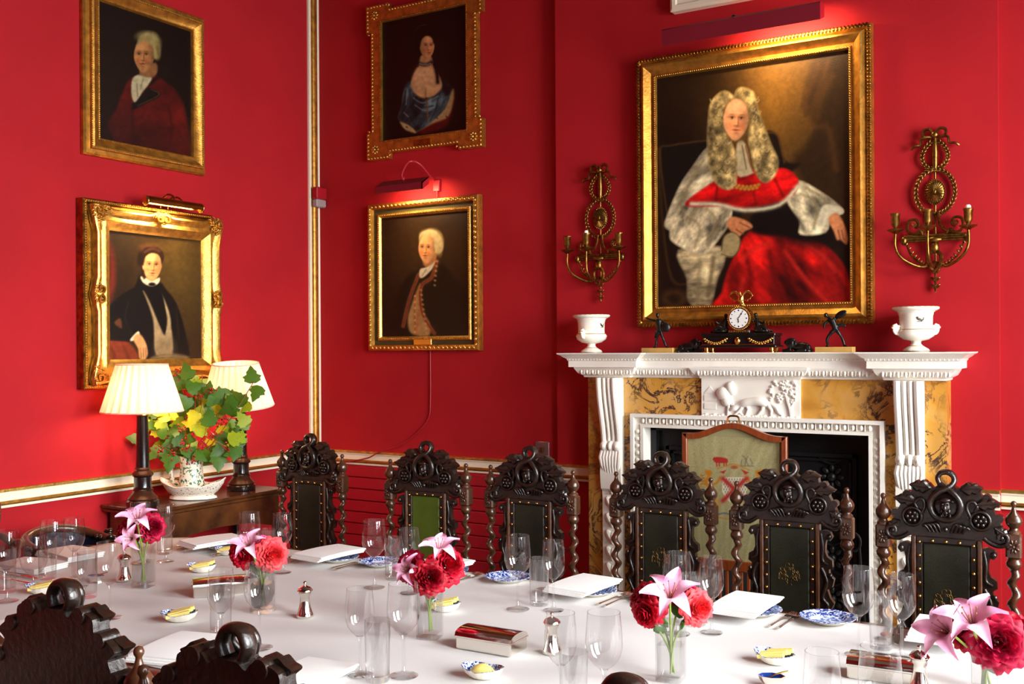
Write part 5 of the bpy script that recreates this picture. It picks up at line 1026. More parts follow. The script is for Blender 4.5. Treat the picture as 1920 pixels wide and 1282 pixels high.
    # posts
    for sg in (-1, 1):
        x = sg * .21
        p_ = M().lathe([(.021, .0), (.021, .12), (.024, .13), (.024, .40), (.021, .42), (.021, .455), (.024, .46), (.024, .475), (.016, .485)], 12, (x, .012, 0)).build('post', 'oak', t, 50)
        sp = M(); rs = []
        n_ = 46
        for i in range(n_):
            u = i / (n_ - 1); z = .48 + .365 * u; ph = u * 2 * PI * 5.2; e_ = .0085 * min(1, u / .06, (1 - u) / .06)
            ring = []
            for j in range(12):
                a = 2 * PI * j / 12; r = .0145 + .004 * math.cos(2 * (a) - ph * 0) * 0
                ring.append((x + e_ * math.cos(ph * sg) + r * math.cos(a), .012 + e_ * math.sin(ph * sg) + r * math.sin(a), z))
            rs.append(ring)
        sp.rings(rs, True, True); sp.build('barley_twist', 'oak_brown', p_, 70)
        M().lathe([(.013, .842), (.018, .848), (.024, .856), (.025, .866), (.02, .876), (.016, .884)], 16, (x, .012, 0)).build('turned_ring', 'oak_brown', p_, 50)
        M().bbox(x - .0245, x + .0245, -.0125, .0365, .882, .966, .006).build('block', 'oak_brown', p_, 25)
        r_ = M().ell((x, -.015, .924), (.005, .006, .005), 8, 5)
        for q in range(8): a = q * PI / 4 + .39; r_.ell((x + .0125 * math.cos(a), -.0135, .924 + .017 * math.sin(a)), (.0095, .004, .0045), 6, 4, Rm(-math.atan2(.017 * math.sin(a), .0125 * math.cos(a)), 'Y'))
        r_.build('rosette', 'oak_brown', p_, 60)
        M().lathe([(.022, .965), (.022, .973), (.015, .978), (.014, .984), (.019, .988), (.0255, .999), (.027, 1.010), (.026, 1.012), (.0265, 1.015), (.020, 1.026), (.010, 1.038), (.006, 1.052), (.006, 1.056), (.0092, 1.061), (.010, 1.066), (.007, 1.073), (0, 1.076)], 16, (x, .012, 0)).build('finial', 'oak_brown', p_, 50)
        # pierced side scroll between panel and post
        sc = [(.112, .905), (.13, .912), (.152, .905), (.160, .888), (.150, .872), (.138, .876), (.134, .86), (.133, .83), (.140, .812), (.158, .80), (.16, .775), (.146, .765), (.148, .745), (.165, .73), (.158, .70), (.14, .69), (.15, .66), (.165, .64), (.15, .61), (.138, .60), (.14, .57), (.125, .55), (.112, .55)]
        sc_o = M().prism([(sg * a, b) for a, b in sc], -.002, .024).build('side_scroll', O, t, 25)
        g = M().ell((sg * .148, -.004, .888), (.011, .009, .011), 10, 6); g.ell((sg * .152, -.004, .745), (.009, .009, .009), 8, 6); g.tube(smoothpath([(sg * .118, -.004, .90), (sg * .126, -.006, .85), (sg * .124, -.006, .80), (sg * .146, -.006, .784)], 4), .006, 6); g.tube(smoothpath([(sg * .12, -.004, .77), (sg * .14, -.006, .72), (sg * .124, -.006, .66), (sg * .144, -.006, .63), (sg * .12, -.006, .58)], 4), .007, 6); g.build('scroll_carving', O, sc_o, 70)
        # panel stile
        a, b = sorted((sg * .114, sg * .098)); M().bbox(a, b, -.014, .024, .535, .937, .004).build('panel_stile', 'oak_brown', t, 25)
        a, b = sorted((sg * .098, sg * .076)); M().bbox(a, b, -.006, .02, .535, .925, .003).build('nail_strip', 'oak', t, 25)
    M().bbox(-.2, .2, -.012, .024, .49, .538, .004).build('lower_rail', O, t, 25); M().bbox(-.098, .098, -.010, .022, .912, .937, .004).build('panel_rail', O, t, 25)
    pn = M().bbox(-.077, .077, -.007, .021, .535, .914, .006).build('leather_panel', 'leather', t, 30)
    nl = None
    for (x, z) in [(-.087, .915 - .0475 * i) for i in range(8)] + [(.087, .915 - .0475 * i) for i in range(8)] + [(-.0435, .922), (0, .922), (.0435, .922)]:
        if nl is None: nl = M().ell((0, 0, 0), (.0062, .005, .0062), 8, 5).build('brass_nail', 'brass', t, 60, loc=(x, -.010, z))
        else: q = nl.copy(); COL.objects.link(q); q.location = (x, -.010 if abs(x) > .05 else -.013, z)
    # seat, legs, stretchers
    M().bbox(-.21, .21, -.43, .0, .40, .45, .006).build('seat_frame', 'oak', t, 25); M().bbox(-.2, .2, -.42, -.012, .45, .485, .014).build('seat', 'leather', t, 40)
    for sg in (-1, 1):
        M().lathe([(.022, 0), (.026, .02), (.018, .05), (.022, .08), (.022, .16), (.014, .18), (.020, .24), (.014, .30), (.023, .32), (.023, .40)], 12, (sg * .185, -.405, 0)).build('leg', 'oak', t, 50)
        M().tube([(sg * .19, -.40, .14), (sg * .205, .01, .14)], .011, 8).build('stretcher', 'oak', t)
    M().tube([(-.185, -.40, .30), (.185, -.40, .30)], .012, 8).build('stretcher', 'oak', t)
    # plain reverse of the crest
    return t
chair0 = make_chair()
def gilt_crest(t, z):
    m_ = M(); r2 = np.random.RandomState(31)
    for k in range(26):
        x, dz, a0 = r2.uniform(.006, .036), r2.uniform(-.032, .03), r2.uniform(0, 6)
        if x < .016 and abs(dz) < .014: continue
        pts = [(x, dz)]
        for q in range(4): pts.append((pts[-1][0] + .0065 * math.cos(a0 + q * .8), pts[-1][1] + .0065 * math.sin(a0 + q * .8)))
        for sg in (-1, 1): m_.tube([(sg * a, -.0078, z + b) for a, b in pts], .0008, 4)
    m_.tube(smoothpath([(-.012, -.0078, z + .012), (.012, -.0078, z + .012), (.012, -.0078, z - .008), (0, -.0078, z - .018), (-.012, -.0078, z - .008)], 3, True), .0008, 4, True)
    return m_.build('gilt_coat_of_arms', 'gilt_worn', t, 50)
far = [(-3.578, 3.93, -.03, 'black carved chair with barley-twist posts, nearest the side table'), (-2.80, 3.865, .05, 'carved oak chair with a plain green back panel'), (-2.25, 3.88, 0, 'black carved chair just left of the fireplace, beneath the wall switch'),
       (-1.645, 3.92, 0, 'carved oak chair overlapping the left side of the fire screen'), (-1.10, 3.87, .02, 'carved oak chair in front of the right side of the fire screen'), (-.535, 3.80, .02, 'carved oak chair at the far right, in front of the right corbel')]
chairs = []
for i, (x, y, a, lab) in enumerate(far):
    q = copy_tree(chair0); q.location = (x, y, 0); q.rotation_euler.z = a; tag(q, lab, 'chair', 'carved oak dining chairs'); chairs.append(q)
for ch in chairs[1].children:
    if ch.name.startswith('leather_panel'): ch.data = ch.data.copy(); ch.data.materials[0] = MATS['green_leather']; ch['label'] = 'plain green panel'
for i, z in ((3, .74), (4, .74), (5, .72)): gilt_crest(chairs[i], z)
near = [(-1.715, 1.215, 'dark carved chair back in the left foreground, largest of the near chairs'), (-1.20, 1.155, 'dark carved chair crest at the bottom edge, second from the left foreground'), (-.567, 1.23, 'dark carved chair whose rounded top just shows at the bottom centre')]
for i, (x, y, lab) in enumerate(near):
    q = copy_tree(chair0); q.location = (x, y, 0); q.rotation_euler.z = PI + .02; tag(q, lab, 'chair', 'carved oak dining chairs')
# chair0 itself: head of the table, mostly outside the left edge, with arms
chair0.location = (-4.06, 2.325, 0); chair0.rotation_euler.z = PI / 2; tag(chair0, 'carved armchair at the head of the table, cut off by the left edge', 'chair', 'carved oak dining chairs')
for sg in (-1, 1): M().tube(smoothpath([(sg * .215, .0, .83), (sg * .222, -.05, .825), (sg * .23, -.10, .80), (sg * .232, -.13, .81), (sg * .232, -.145, .79)], 5), [.018] * 21, 8, flat=.8, up=(0, 0, 1)).build('arm', 'oak_brown', chair0, 60); M().lathe([(.018, .45), (.014, .55), (.02, .62), (.014, .79)], 10, (sg * .228, -.10, 0)).build('arm_support', 'oak', chair0, 50)
# low navy chair at the table head
lowc = thing('tub_chair', 'low dark wooden chair with navy leather back beside the side table', 'chair', (-4.05, 2.83, 0), PI / 2)
P_ = [(-.17, -.13, .75), (-.165, -.03, .765), (-.13, .05, .785), (-.05, .085, .80), (.05, .085, .80), (.13, .05, .785), (.165, -.03, .765), (.17, -.13, .75)]
M().tube(smoothpath(P_, 5), .02, 10).build('top_rail', 'oak_brown', lowc, 60)
rs = []
for p in smoothpath(P_, 4): rs.append([(p[0] * .98, p[1] - .008, p[2] - .01), (p[0] * .98, p[1] - .008, .47), (p[0] * 1.02, p[1] + .008, .47), (p[0] * 1.02, p[1] + .008, p[2] - .01)])
M().rings(rs, True, True).build('back_panel', 'navy_leather', lowc, 40)
for sg in (-1, 1):
    k = M(); r2 = np.random.RandomState(4)
    for q in range(16): k.ell((sg * .17 + r2.uniform(-.022, .022), -.10 + r2.uniform(-.05, .05), .765 + r2.uniform(-.025, .02)), (.014, .014, .012), 6, 5)
    k.build('carved_arm_end', 'oak', lowc, 60); M().lathe([(.02, 0), (.016, .2), (.022, .4), (.016, .6), (.02, .74)], 10, (sg * .17, -.12, 0)).build('leg', 'oak', lowc, 50); M().lathe([(.02, 0), (.02, .45)], 10, (sg * .15, .06, 0)).build('leg', 'oak', lowc, 50)
M().bbox(-.18, .18, -.14, .08, .42, .47, .01).build('seat', 'navy_leather', lowc, 40)
# ---------------------------------------------------------------- dining table
ZT = .7525
def ray(x, y):
    dx, dy = x - PX, y - PY; a = (dx * cr - dy * sr) / F; b = (dx * sr + dy * cr) / F
    return Vector((-s_ + a * c_, c_ + a * s_, -b))
def onT(x, y, z=ZT): r = ray(x, y); t_ = (z - EZ) / r.z; return (r.x * t_, r.y * t_)
def at(x, y, d): p = ray(x, y) * d; return Vector((p.x, p.y, p.z + EZ))
def rrect(x0, x1, y0, y1, r, n_=10):
    out = []
    for cx, cy, a0 in ((x1 - r, y0 + r, -PI / 2), (x1 - r, y1 - r, 0), (x0 + r, y1 - r, PI / 2), (x0 + r, y0 + r, PI)): out += [(cx + r * math.cos(a0 + PI / 2 * i / n_), cy + r * math.sin(a0 + PI / 2 * i / n_)) for i in range(n_ + 1)]
    return out
TX0, TX1, TY0, TY1 = -3.90, .75, 1.80, 3.27
tb = thing('dining_table', 'long mahogany dining table with reeded edge under the white cloth', 'table', (0, 0, 0))
rs = []
for o_, z in ((.03, .700), (.008, .702), (0, .708), (.006, .714), (0, .720), (.006, .726), (0, .732), (.006, .738), (.004, .744), (.012, .748)): rs.append([(x, y, z) for x, y in rrect(TX0 + o_, TX1 - o_, TY0 + o_, TY1 - o_, .4)])
M().rings(rs, True, True).build('table_top', 'mahogany', tb, 50)
M().box(TX0 + .45, TX1 - .45, TY0 + .28, TY1 - .28, .60, .702).build('apron', 'mahogany', tb, 0)
for x in (TX0 + .6, -1.6, TX1 - .6):
    for y in (TY0 + .36, TY1 - .36): M().lathe([(.03, 0), (.035, .05), (.045, .1), (.03, .16), (.05, .45), (.055, .55), (.06, .61)], 16, (x, y, 0)).build('leg', 'mahogany', tb, 50)
nx, ny = 140, 44; vs = []; fs = []
cl0, cl1, cl2, cl3 = TX0 + .05, TX1 - .05, TY0 + .045, TY1 - .045; r_ = .36
for j in range(ny + 1):
    for i in range(nx + 1):
        x = cl0 + (cl1 - cl0) * i / nx; y = cl2 + (cl3 - cl2) * j / ny
        # round the corners
        for cx, sx in ((cl0 + r_, -1), (cl1 - r_, 1)):
            for cy, sy in ((cl2 + r_, -1), (cl3 - r_, 1)):
                dx, dy = (x - cx) * sx, (y - cy) * sy
                if dx > 0 and dy > 0:
                    mx_ = max(dx, dy); L = math.hypot(dx, dy); x, y = cx + sx * dx * mx_ / L, cy + sy * dy * mx_ / L
        z = .7515 + .0009 * math.sin(x * 3.1 + y * 2.2) * math.sin(y * 4.4) + .0018 * math.exp(-((y - 2.535) / .012) ** 2) + .0013 * sum(math.exp(-((x - q) / .012) ** 2) for q in (-3.1, -2.2, -1.3, -.4))
        vs.append((x, y, z))
for j in range(ny):
    for i in range(nx): a = j * (nx + 1) + i; fs.append((a, a + 1, a + nx + 2, a + nx + 1))
cloth = M().add(vs, fs).build('tablecloth', 'linen', None, 180); tag(cloth, 'white linen cloth covering the long dining table', 'tablecloth')
md = cloth.modifiers.new('thick', 'SOLIDIFY'); md.thickness = .002; md.offset = -1

# ---------------------------------------------------------------- glassware
def g_wine(name, h, r, label):
    t = thing(name, label, 'glass')
    foot = [(.0, .0015), (r * .86, .001), (r * .88, .002), (r * .5, .005), (.008, .010), (.0045, .018), (.0038, h * .22), (.004, h * .38), (.006, h * .43), (.011, h * .455)]
    M().lathe(foot, 28, cap=False).build('stem', 'glass', t, 60)
    bowl = [(.0, h * .452), (.010, h * .455), (r * .55, h * .50), (r * .85, h * .57), (r * .985, h * .65), (r, h * .70), (r * .98, h * .80), (r * .92, h * .92), (r * .88, h)]
    b = M().lathe(bowl, 32, cap=False).build('bowl', 'glass', t, 60)
    M().tube([(r * .88 * math.cos(a), r * .88 * math.sin(a), h) for a in np.linspace(0, 2 * PI, 33)[:-1]], .0007, 5, True, up=(0, 0, 1)).build('rim', 'glass', b, 60)
    return t
gL = g_wine('wine_glass', .24, .043, 'x'); gS = g_wine('wine_glass', .225, .038, 'x')
def g_tumbler():
    t = thing('tumbler', 'x', 'glass'); h = .155
    M().lathe([(0, 0), (.029, 0), (.030, .003), (.0335, h), (.0322, h), (.0290, .016), (.02, .013), (0, .012)], 24, f=lambda a, z: 1 + (.012 * math.cos(a * 12 + z * 40) if z < .09 else 0)).build('body', 'glass', t, 50)
    return t
gT = g_tumbler(); protos = {'L': gL, 'S': gS, 'T': gT}; used_p = set()
W_ = {'f1': 'before the carved chair nearest the side table', 'f2': 'before the chair with the green panel', 'f3': 'before the chair left of the fireplace', 'f4': 'before the chair left of the fire screen', 'f5': 'before the chair right of the fire screen', 'f6': 'before the rightmost carved chair'}
def glass(kind, x, y, label, rim=False, zr=.995):
    p = onT(x, y, {'L': ZT + .24, 'S': ZT + .225, 'T': ZT + .155}[kind]) if rim else onT(x, y)
    o = protos[kind]
    if kind in used_p: o = copy_tree(o)
    used_p.add(kind); o.location = (p[0], p[1], ZT + .001); o.rotation_euler.z = random.uniform(0, 6)
    return tag(o, label, 'glass', {'L': 'large wine glasses on the table', 'S': 'small wine glasses on the table', 'T': 'tumblers on the table'}[kind])
LG, SG, TG = 'large empty wine glass ', 'smaller empty wine glass ', 'clear tumbler '
glass('L', 263, 943, LG + 'behind the leftmost rose vase', True); glass('S', 311, 1053, SG + 'just right of the leftmost rose vase'); glass('T', 309, 1038, TG + 'just right of the leftmost rose vase')
glass('L', 467, 961, LG + W_['f1'], True); glass('S', 530, 1074, SG + W_['f1']); glass('T', 500, 992, TG + W_['f1'], True)
glass('L', 702, 1102, LG + W_['f2']); glass('S', 767, 991, SG + W_['f2'], True); glass('T', 738, 1086, TG + W_['f2'])
glass('L', 971, 1143, LG + W_['f3']); glass('S', 1038, 1145, SG + W_['f3']); glass('T', 1011, 1134, TG + W_['f3'])
glass('L', 1269, 1037, LG + W_['f4'], True); glass('S', 1334, 1187, SG + W_['f4']); glass('T', 1304, 1076, TG + W_['f4'], True)
glass('L', 1610, 1229, LG + W_['f6']); glass('S', 1691, 1232, SG + W_['f6']); glass('T', 1652, 1216, TG + W_['f6'])
glass('L', 13, 1128, LG + 'at the left edge of the picture'); glass('T', 12, 1110, TG + 'at the left edge of the picture'); glass('L', 63, 1004, LG + 'second from the left edge', True); glass('L', 98, 976, LG + 'third from the left edge, in front of the navy chair', True); glass('T', 89, 1085, TG + 'in front of the navy chair'); glass('S', 139, 971, SG + 'in front of the navy chair, fourth from the left edge', True)
glass('S', 158, 1026, SG + 'fifth from the left, behind the big foreground chair', True); glass('L', 206, 1159, LG + 'just right of the big foreground chair crest'); glass('T', 164, 1120, TG + 'behind the big foreground chair crest')
glass('S', 414, 1068, SG + 'behind the second foreground chair crest', True); glass('L', 486, 1057, LG + 'in front of the coral rose vase', True); glass('T', 414, 1188, TG + 'behind the second foreground chair crest')
glass('S', 675, 1266, SG + 'at the bottom, left of the silver box'); glass('L', 757, 1268, LG + 'at the bottom, just left of the silver box'); glass('T', 708, 1276, TG + 'at the bottom, left of the silver box')
glass('S', 1051, 1149, SG + 'at the bottom centre before a pepper mill', True); glass('L', 1132, 1148, LG + 'at the bottom centre, left of the coral rose bouquet', True); glass('T', 1075, 1222, TG + 'at the bottom centre', True)
glass('S', 1541, 1222, SG + 'at the bottom right, cut by the lower edge', True); glass('L', 1650, 1213, LG + 'at the bottom right, cut by the lower edge', True)

# ---------------------------------------------------------------- napkins, plates, cutlery
def napkin(x, y, rz, label, lift=.0, w=.165, l=.25):
    t = thing('napkin', label, 'napkin', (x, y, ZT + .002 + lift), rz, 'folded white napkins')
    for k in range(3):
        z0 = .0065 * k; rs = []; d_ = .006 * (2 - k)
        for q in range(9):
            a = -PI / 2 + PI * q / 8; rs.append([(-w / 2 + .003 * k, 0, 0)] and (w / 2 - d_ + .0034 * math.cos(a), z0 + .0034 + .0032 * math.sin(a)))
        m_ = M(); poly = [(-w / 2 + .004 * k, z0 + .0002)] + rs + [(-w / 2 + .004 * k, z0 + .0066)]
        n_ = 10; rr = []
        for j in range(n_ + 1): yy = -l / 2 + l * j / n_; sag = .004 * math.sin(PI * j / n_) * (1 if k == 2 else .5); rr.append([(a, yy + (.004 * k if j == 0 else 0), b + sag) for a, b in poly])
        m_.rings(rr, True, True).build('fold', 'napkin', t, 50)
    return t
def plate(name, x, y, r, label, z=0, dark=False):
    t = thing(name, label, 'plate', (x, y, ZT + .001 + z), random.uniform(0, 6), 'blue and white plates')
    M().lathe([(0, .004), (r * .55, .004), (r * .62, .006)], 32, cap=False).build('well', 'blue_dish' if dark else 'blue_centre', t, 60); M().lathe([(r * .62, .006), (r * .72, .012), (r, .018), (r * 1.005, .016)], 32, cap=False).build('rim', 'blue_dish' if dark else 'blue_rim', t, 60); M().lathe([(r * 1.005, .016), (r * .7, .008), (r * .6, .0), (r * .5, .0), (0, .002)], 32, cap=False).build('underside', 'porcelain', t, 60)
    return t
def cutlery(kind, x, y, rz, label):
    t = thing(kind, label, kind, (x, y, ZT + .003), rz, 'table cutlery')
    if kind == 'knife':
        M().tube([(0, -.10, .004), (0, -.05, .005), (0, .0, .004)], [.005, .007, .005], 8, flat=.7, up=(0, 0, 1)).build('handle', 'steel', t); M().prism([(-.006, 0), (.006, 0), (.010, .06), (.007, .10), (-.004, .115), (-.007, .06)], .002, .0045, 'z').build('blade', 'steel', t, 0)
    elif kind == 'fork':
        M().tube([(0, -.09, .004), (0, -.04, .005), (0, .03, .006)], [.006, .004, .0035], 8, flat=.5, up=(0, 0, 1)).build('handle', 'steel', t); M().prism([(-.004, .03), (.004, .03), (.011, .048), (.011, .06), (-.011, .06), (-.011, .048)], .003, .006, 'z').build('neck', 'steel', t, 0)
        for k in range(4): M().tube([(-.009 + .006 * k, .058, .0045), (-.009 + .006 * k, .085, .004), (-.008 + .0055 * k, .1, .007)], [.002, .0018, .001], 6).build('tine', 'steel', t)
    else:
        M().tube([(0, -.09, .004), (0, -.03, .005), (0, .04, .006)], [.006, .004, .003], 8, flat=.5, up=(0, 0, 1)).build('handle', 'steel', t); M().lathe([(0, .003), (.012, .004), (.018, .009), (.019, .011), (.017, .010), (.010, .006), (0, .005)], 16, (0, .068, 0), sy=1.5).build('bowl', 'steel', t, 60)
    return t
order = ['nearest the side table', 'before the green-panelled chair', 'before the chair left of the fireplace', 'before the chair left of the fire screen', 'before the chair right of the fire screen', 'before the rightmost carved chair']
for i, (nx_, ny_, rz) in enumerate(((-3.335, 3.06, -.28), (-2.735, 3.11, -.10), (-2.22, 3.13, -.1), (-1.60, 3.12, -.08), (-1.035, 3.14, -.03), (-.455, 3.13, .03))):
    napkin(nx_, ny_, rz, 'folded white napkin ' + order[i], .0215)
    plate('dinner_plate', nx_ + .022, ny_ + .03, .085, 'dark blue plate under the napkin ' + order[i], 0, True)
    if i in (1, 2, 4, 5) or i == 3: plate('side_plate', nx_ + (.2, .225, .285, .26, .245, .26)[i], ny_ + .045, .084, 'blue and white side plate ' + order[i])
    cutlery('fork', nx_ + .122, ny_ - .02, -.12, 'inner silver fork right of the napkin ' + order[i]); cutlery('fork', nx_ + .148, ny_ - .03, -.08, 'outer silver fork right of the napkin ' + order[i])
    cutlery('knife', nx_ - .118, ny_ + .0, PI + .15, 'silver knife to the left of the napkin ' + order[i]); cutlery('spoon', nx_ - .148, ny_ + .02, PI + .12, 'silver spoon to the left of the napkin ' + order[i])
napkin(-2.285, 1.965, .25, 'folded white napkin beside the big foreground chair', .0); napkin(-1.80, 1.95, .12, 'folded white napkin at the bottom edge near the second foreground chair')
p = onT(28, 1185); napkin(p[0], p[1], .2, 'folded white napkin left of the big foreground chair')
p = onT(55, 1066); napkin(p[0], p[1], PI / 2 + .1, 'folded white napkin at the left end of the table'); p = onT(140, 1052); napkin(p[0] - .1, p[1] + .05, PI / 2 - .1, 'folded white napkin before the navy chair')
p = onT(40, 1082); cutlery('knife', p[0], p[1], PI / 2, 'silver knife at the left end of the table'); p = onT(30, 1092); cutlery('fork', p[0], p[1], PI / 2, 'silver fork at the left end of the table')
# silver boxes
def sbox(x, y, rz, label):
    t = thing('silver_box', label, 'box', (x, y, ZT + .001), rz, 'silver boxes')
    M().bbox(-.09, .09, -.048, .048, 0, .036, .004).build('body', 'silver', t, 25)
    rs = []
    for q in range(9): a = PI * q / 8; rs.append((-.05 * math.cos(a), .037 + .020 * math.sin(a) ** .7))
    m_ = M(); pr = [(-.05, .036)] + rs + [(.05, .036)]; m_.prism(pr, -.091, .091, 'x'); m_.build('lid', 'silver', t, 40)
    M().box(-.092, .092, -.0505, .0505, .034, .0375).build('lid_rim', 'silver', t, 0)
sbox(-1.537, 2.43, .02, 'silver box with a domed lid at the centre front of the table'); p = onT(412, 1112); sbox(p[0], p[1], .9, 'silver box behind the second foreground chair, between glasses'); p = onT(1655, 1282); sbox(p[0], p[1] + .05, .05, 'silver box behind the glasses at the bottom right')
def mill(x, y, label):
    t = thing('pepper_mill', label, 'pepper mill', (x, y, ZT + .001), 0, 'silver pepper mills')
    M().lathe([(0, 0), (.0265, 0), (.0275, .004), (.0265, .01), (.0245, .014), (.020, .03), (.016, .05), (.0145, .066), (.019, .072), (.020, .078), (.0185, .08)], 24).build('body', 'silver', t, 45)
    c = M().lathe([(.0185, .08), (.0245, .083), (.0245, .086), (.018, .094), (.007, .099), (.004, .101), (.004, .104)], 24).build('cap', 'silver', t, 45); M().ell((0, 0, .108), (.006, .006, .0055), 12, 8).build('knob', 'silver', c)
for x, y, l in ((572, 1157, 'silver pepper mill standing alone on the cloth, left of centre'), (1035, 1224, 'silver pepper mill behind the glasses, right of the silver box'), (1724, 1296, 'silver pepper mill at the bottom right'), (233, 1089, 'silver pepper mill left of the leftmost rose vase')): p = onT(x, y); mill(*p, l)
# butter dishes
def dish(x, y, rz, kind, label):
    t = thing('butter_dish', label, 'butter dish', (x, y, ZT + .001), rz, 'blue and white butter dishes')
    n_ = 48
    def ring(k, z, sc): return [(.058 * k * math.cos(a) * (1 + sc * math.cos(a * 16)), .042 * k * math.sin(a) * (1 + sc * math.cos(a * 16)), z + (.008 * abs(math.cos(a)) if k > .9 else 0)) for a in np.linspace(0, 2 * PI, n_ + 1)[:-1]]
    M().rings([ring(.5, 0, 0), ring(.62, .003, .02), ring(.85, .014, .03), ring(1, .022, .02)], True, False).build('shell', 'porcelain', t, 60)
    M().rings([ring(1, .022, .02), ring(.96, .0225, .01), ring(.8, .013, .01), ring(.55, .006, 0)], False, True).build('inside', 'blue_dish', t, 60)
    if kind == 's':
        for k in range(4): b = M().bbox(-.036, .036, -.0075, .0075, 0, .011, .0015).build('butter_stick', 'butter', t, 20); b.location = (.004, -.022 + .0145 * k, .019 + .004 * (k % 2)); b.rotation_euler = (.1 * (k % 2), -.16, .35 + .12 * (k % 3))
    else: b = M().lathe([(0, 0), (.036, 0), (.034, .008), (.024, .018), (.01, .024), (0, .025)], 16, sy=.75, f=lambda a, z: 1 + .06 * math.cos(3 * a + 60 * z)).build('butter_mound', 'butter', t, 50); b.location = (0, 0, .010)
for x, y, rz, k, l in ((378, 1072, .3, 's', 'left of the coral rose vase'), (336, 1164, .5, 's', 'in the left middle of the cloth'), (905, 1270, .1, 'm', 'with a butter mound at the bottom, below the silver box'), (1452, 1243, -.3, 's', 'right of the tall vase with the coral rose'), (78, 1112, .4, 's', 'half hidden behind the big foreground chair crest'), (832, 1145, .2, 's', 'behind the dark red rose vase'), (428, 1040, .3, 's', 'at the far side beside the leftmost napkin')):
    p = onT(x, y); dish(p[0], p[1], rz, k, 'blue and white butter dish ' + l)
def salt(x, y, rz, label):
    t = thing('salt_cellar', label, 'salt cellar', (x, y, ZT + .001), rz, 'salt cellars with spoons')
    M().lathe([(0, 0), (.024, 0), (.022, .006), (.030, .016), (.034, .026), (.032, .026)], 8, sy=.7, cap=False).build('body', 'silver', t, 20); M().lathe([(.032, .026), (.028, .018), (.0, .014)], 8, sy=.7, cap=False).build('blue_liner', 'blue_glass', t, 20)
    M().tube(smoothpath([(-.01, 0, .018), (.01, .004, .028), (.04, .012, .036)], 4), .002, 6).build('spoon', 'brass', t)
for x, y, l in ((375, 1112, 'blue-lined salt cellar with a spoon, left of the coral rose vase'), (180, 1092, 'blue-lined salt cellar behind the glasses at left'), (1447, 1286, 'blue-lined salt cellar at the bottom edge, right half')): p = onT(x, y); salt(*p, .3, l)

# ---------------------------------------------------------------- roses and lilies
def rose_mesh(seed):
    r2 = np.random.RandomState(seed); m_ = M()
    for n_, R, H, wd, curl, op in ((3, .16, .74, 1.3, .0, .10), (4, .27, .80, 1.1, .04, .2), (5, .40, .80, .9, .10, .3), (6, .54, .76, .78, .18, .4), (7, .70, .66, .68, .26, .45), (8, .86, .50, .60, .34, .5), (8, 1.0, .26, .58, .34, .62)):
        off = r2.uniform(0, 6)
        for k in range(n_):
            az = off + 2 * PI * k / n_ + r2.uniform(-.15, .15); vs = []; nu, nv = 6, 6; hh = H * r2.uniform(.9, 1.08); ph = r2.uniform(0, 6)
            for j in range(nv + 1):
                v = j / nv
                for i in range(nu + 1):
                    u = -1 + 2 * i / nu; wv = wd * (.35 + .65 * math.sin(min(1, v * 1.25) * PI / 2)) * (1 - .25 * max(0, v - .7) / .3)
                    rad = R * (.18 + .82 * math.sin(v * PI / 2) ** .8) + .12 * R * v ** 4 - .06 * abs(u) * v * R + .06 * math.sin(u * 5 + ph) * v * v * (.5 + R)
                    z = hh * v ** 1.1 - curl * v ** 4 * (1 - .4 * u * u) - .08 * u * u * v + .05 * math.sin(u * 6 + ph * 2) * v * v * (.5 + R) - (R * .15)
                    a = az + u * wv; vs.append((rad * math.cos(a), rad * math.sin(a), z))
            fs = [(j * (nu + 1) + i, j * (nu + 1) + i + 1, (j + 1) * (nu + 1) + i + 1, (j + 1) * (nu + 1) + i) for j in range(nv) for i in range(nu)]; m_.add(vs, fs)
    return m_
ROSE = [rose_mesh(1), rose_mesh(2), rose_mesh(3)]
def orient(d): return Vector(d).to_track_quat('Z', 'Y').to_matrix().to_4x4()
def rose(c, R, d, color, vase_c, label, k=0):
    t = thing('rose', label, 'rose', tuple(c), 0, 'roses in the table vases')
    mx = orient(d) @ Matrix.Scale(R, 4) @ T(0, 0, -.25)
    M().join(ROSE[k % 3], mx).build('blossom', color, t, 180)
    b = Vector(vase_c) - Vector(c)
    M().tube(smoothpath([tuple(Vector(d).normalized() * -R * .35), tuple(Vector((b.x * .5, b.y * .5, -R * .9))), (b.x * .9, b.y * .9, (b.z) * .5), (b.x + random.uniform(-.012, .012), b.y + random.uniform(-.012, .012), b.z + .02)], 4), .0028, 6).build('stem', 'stem', t)
    lf = M(); lf.ell((b.x * .6, b.y * .6, -R * 1.0), (.024, .004, .012), 8, 4, Rm(.6, 'Y') @ Rm(k, 'Z')); lf.build('leaf', 'leaf_green', t)
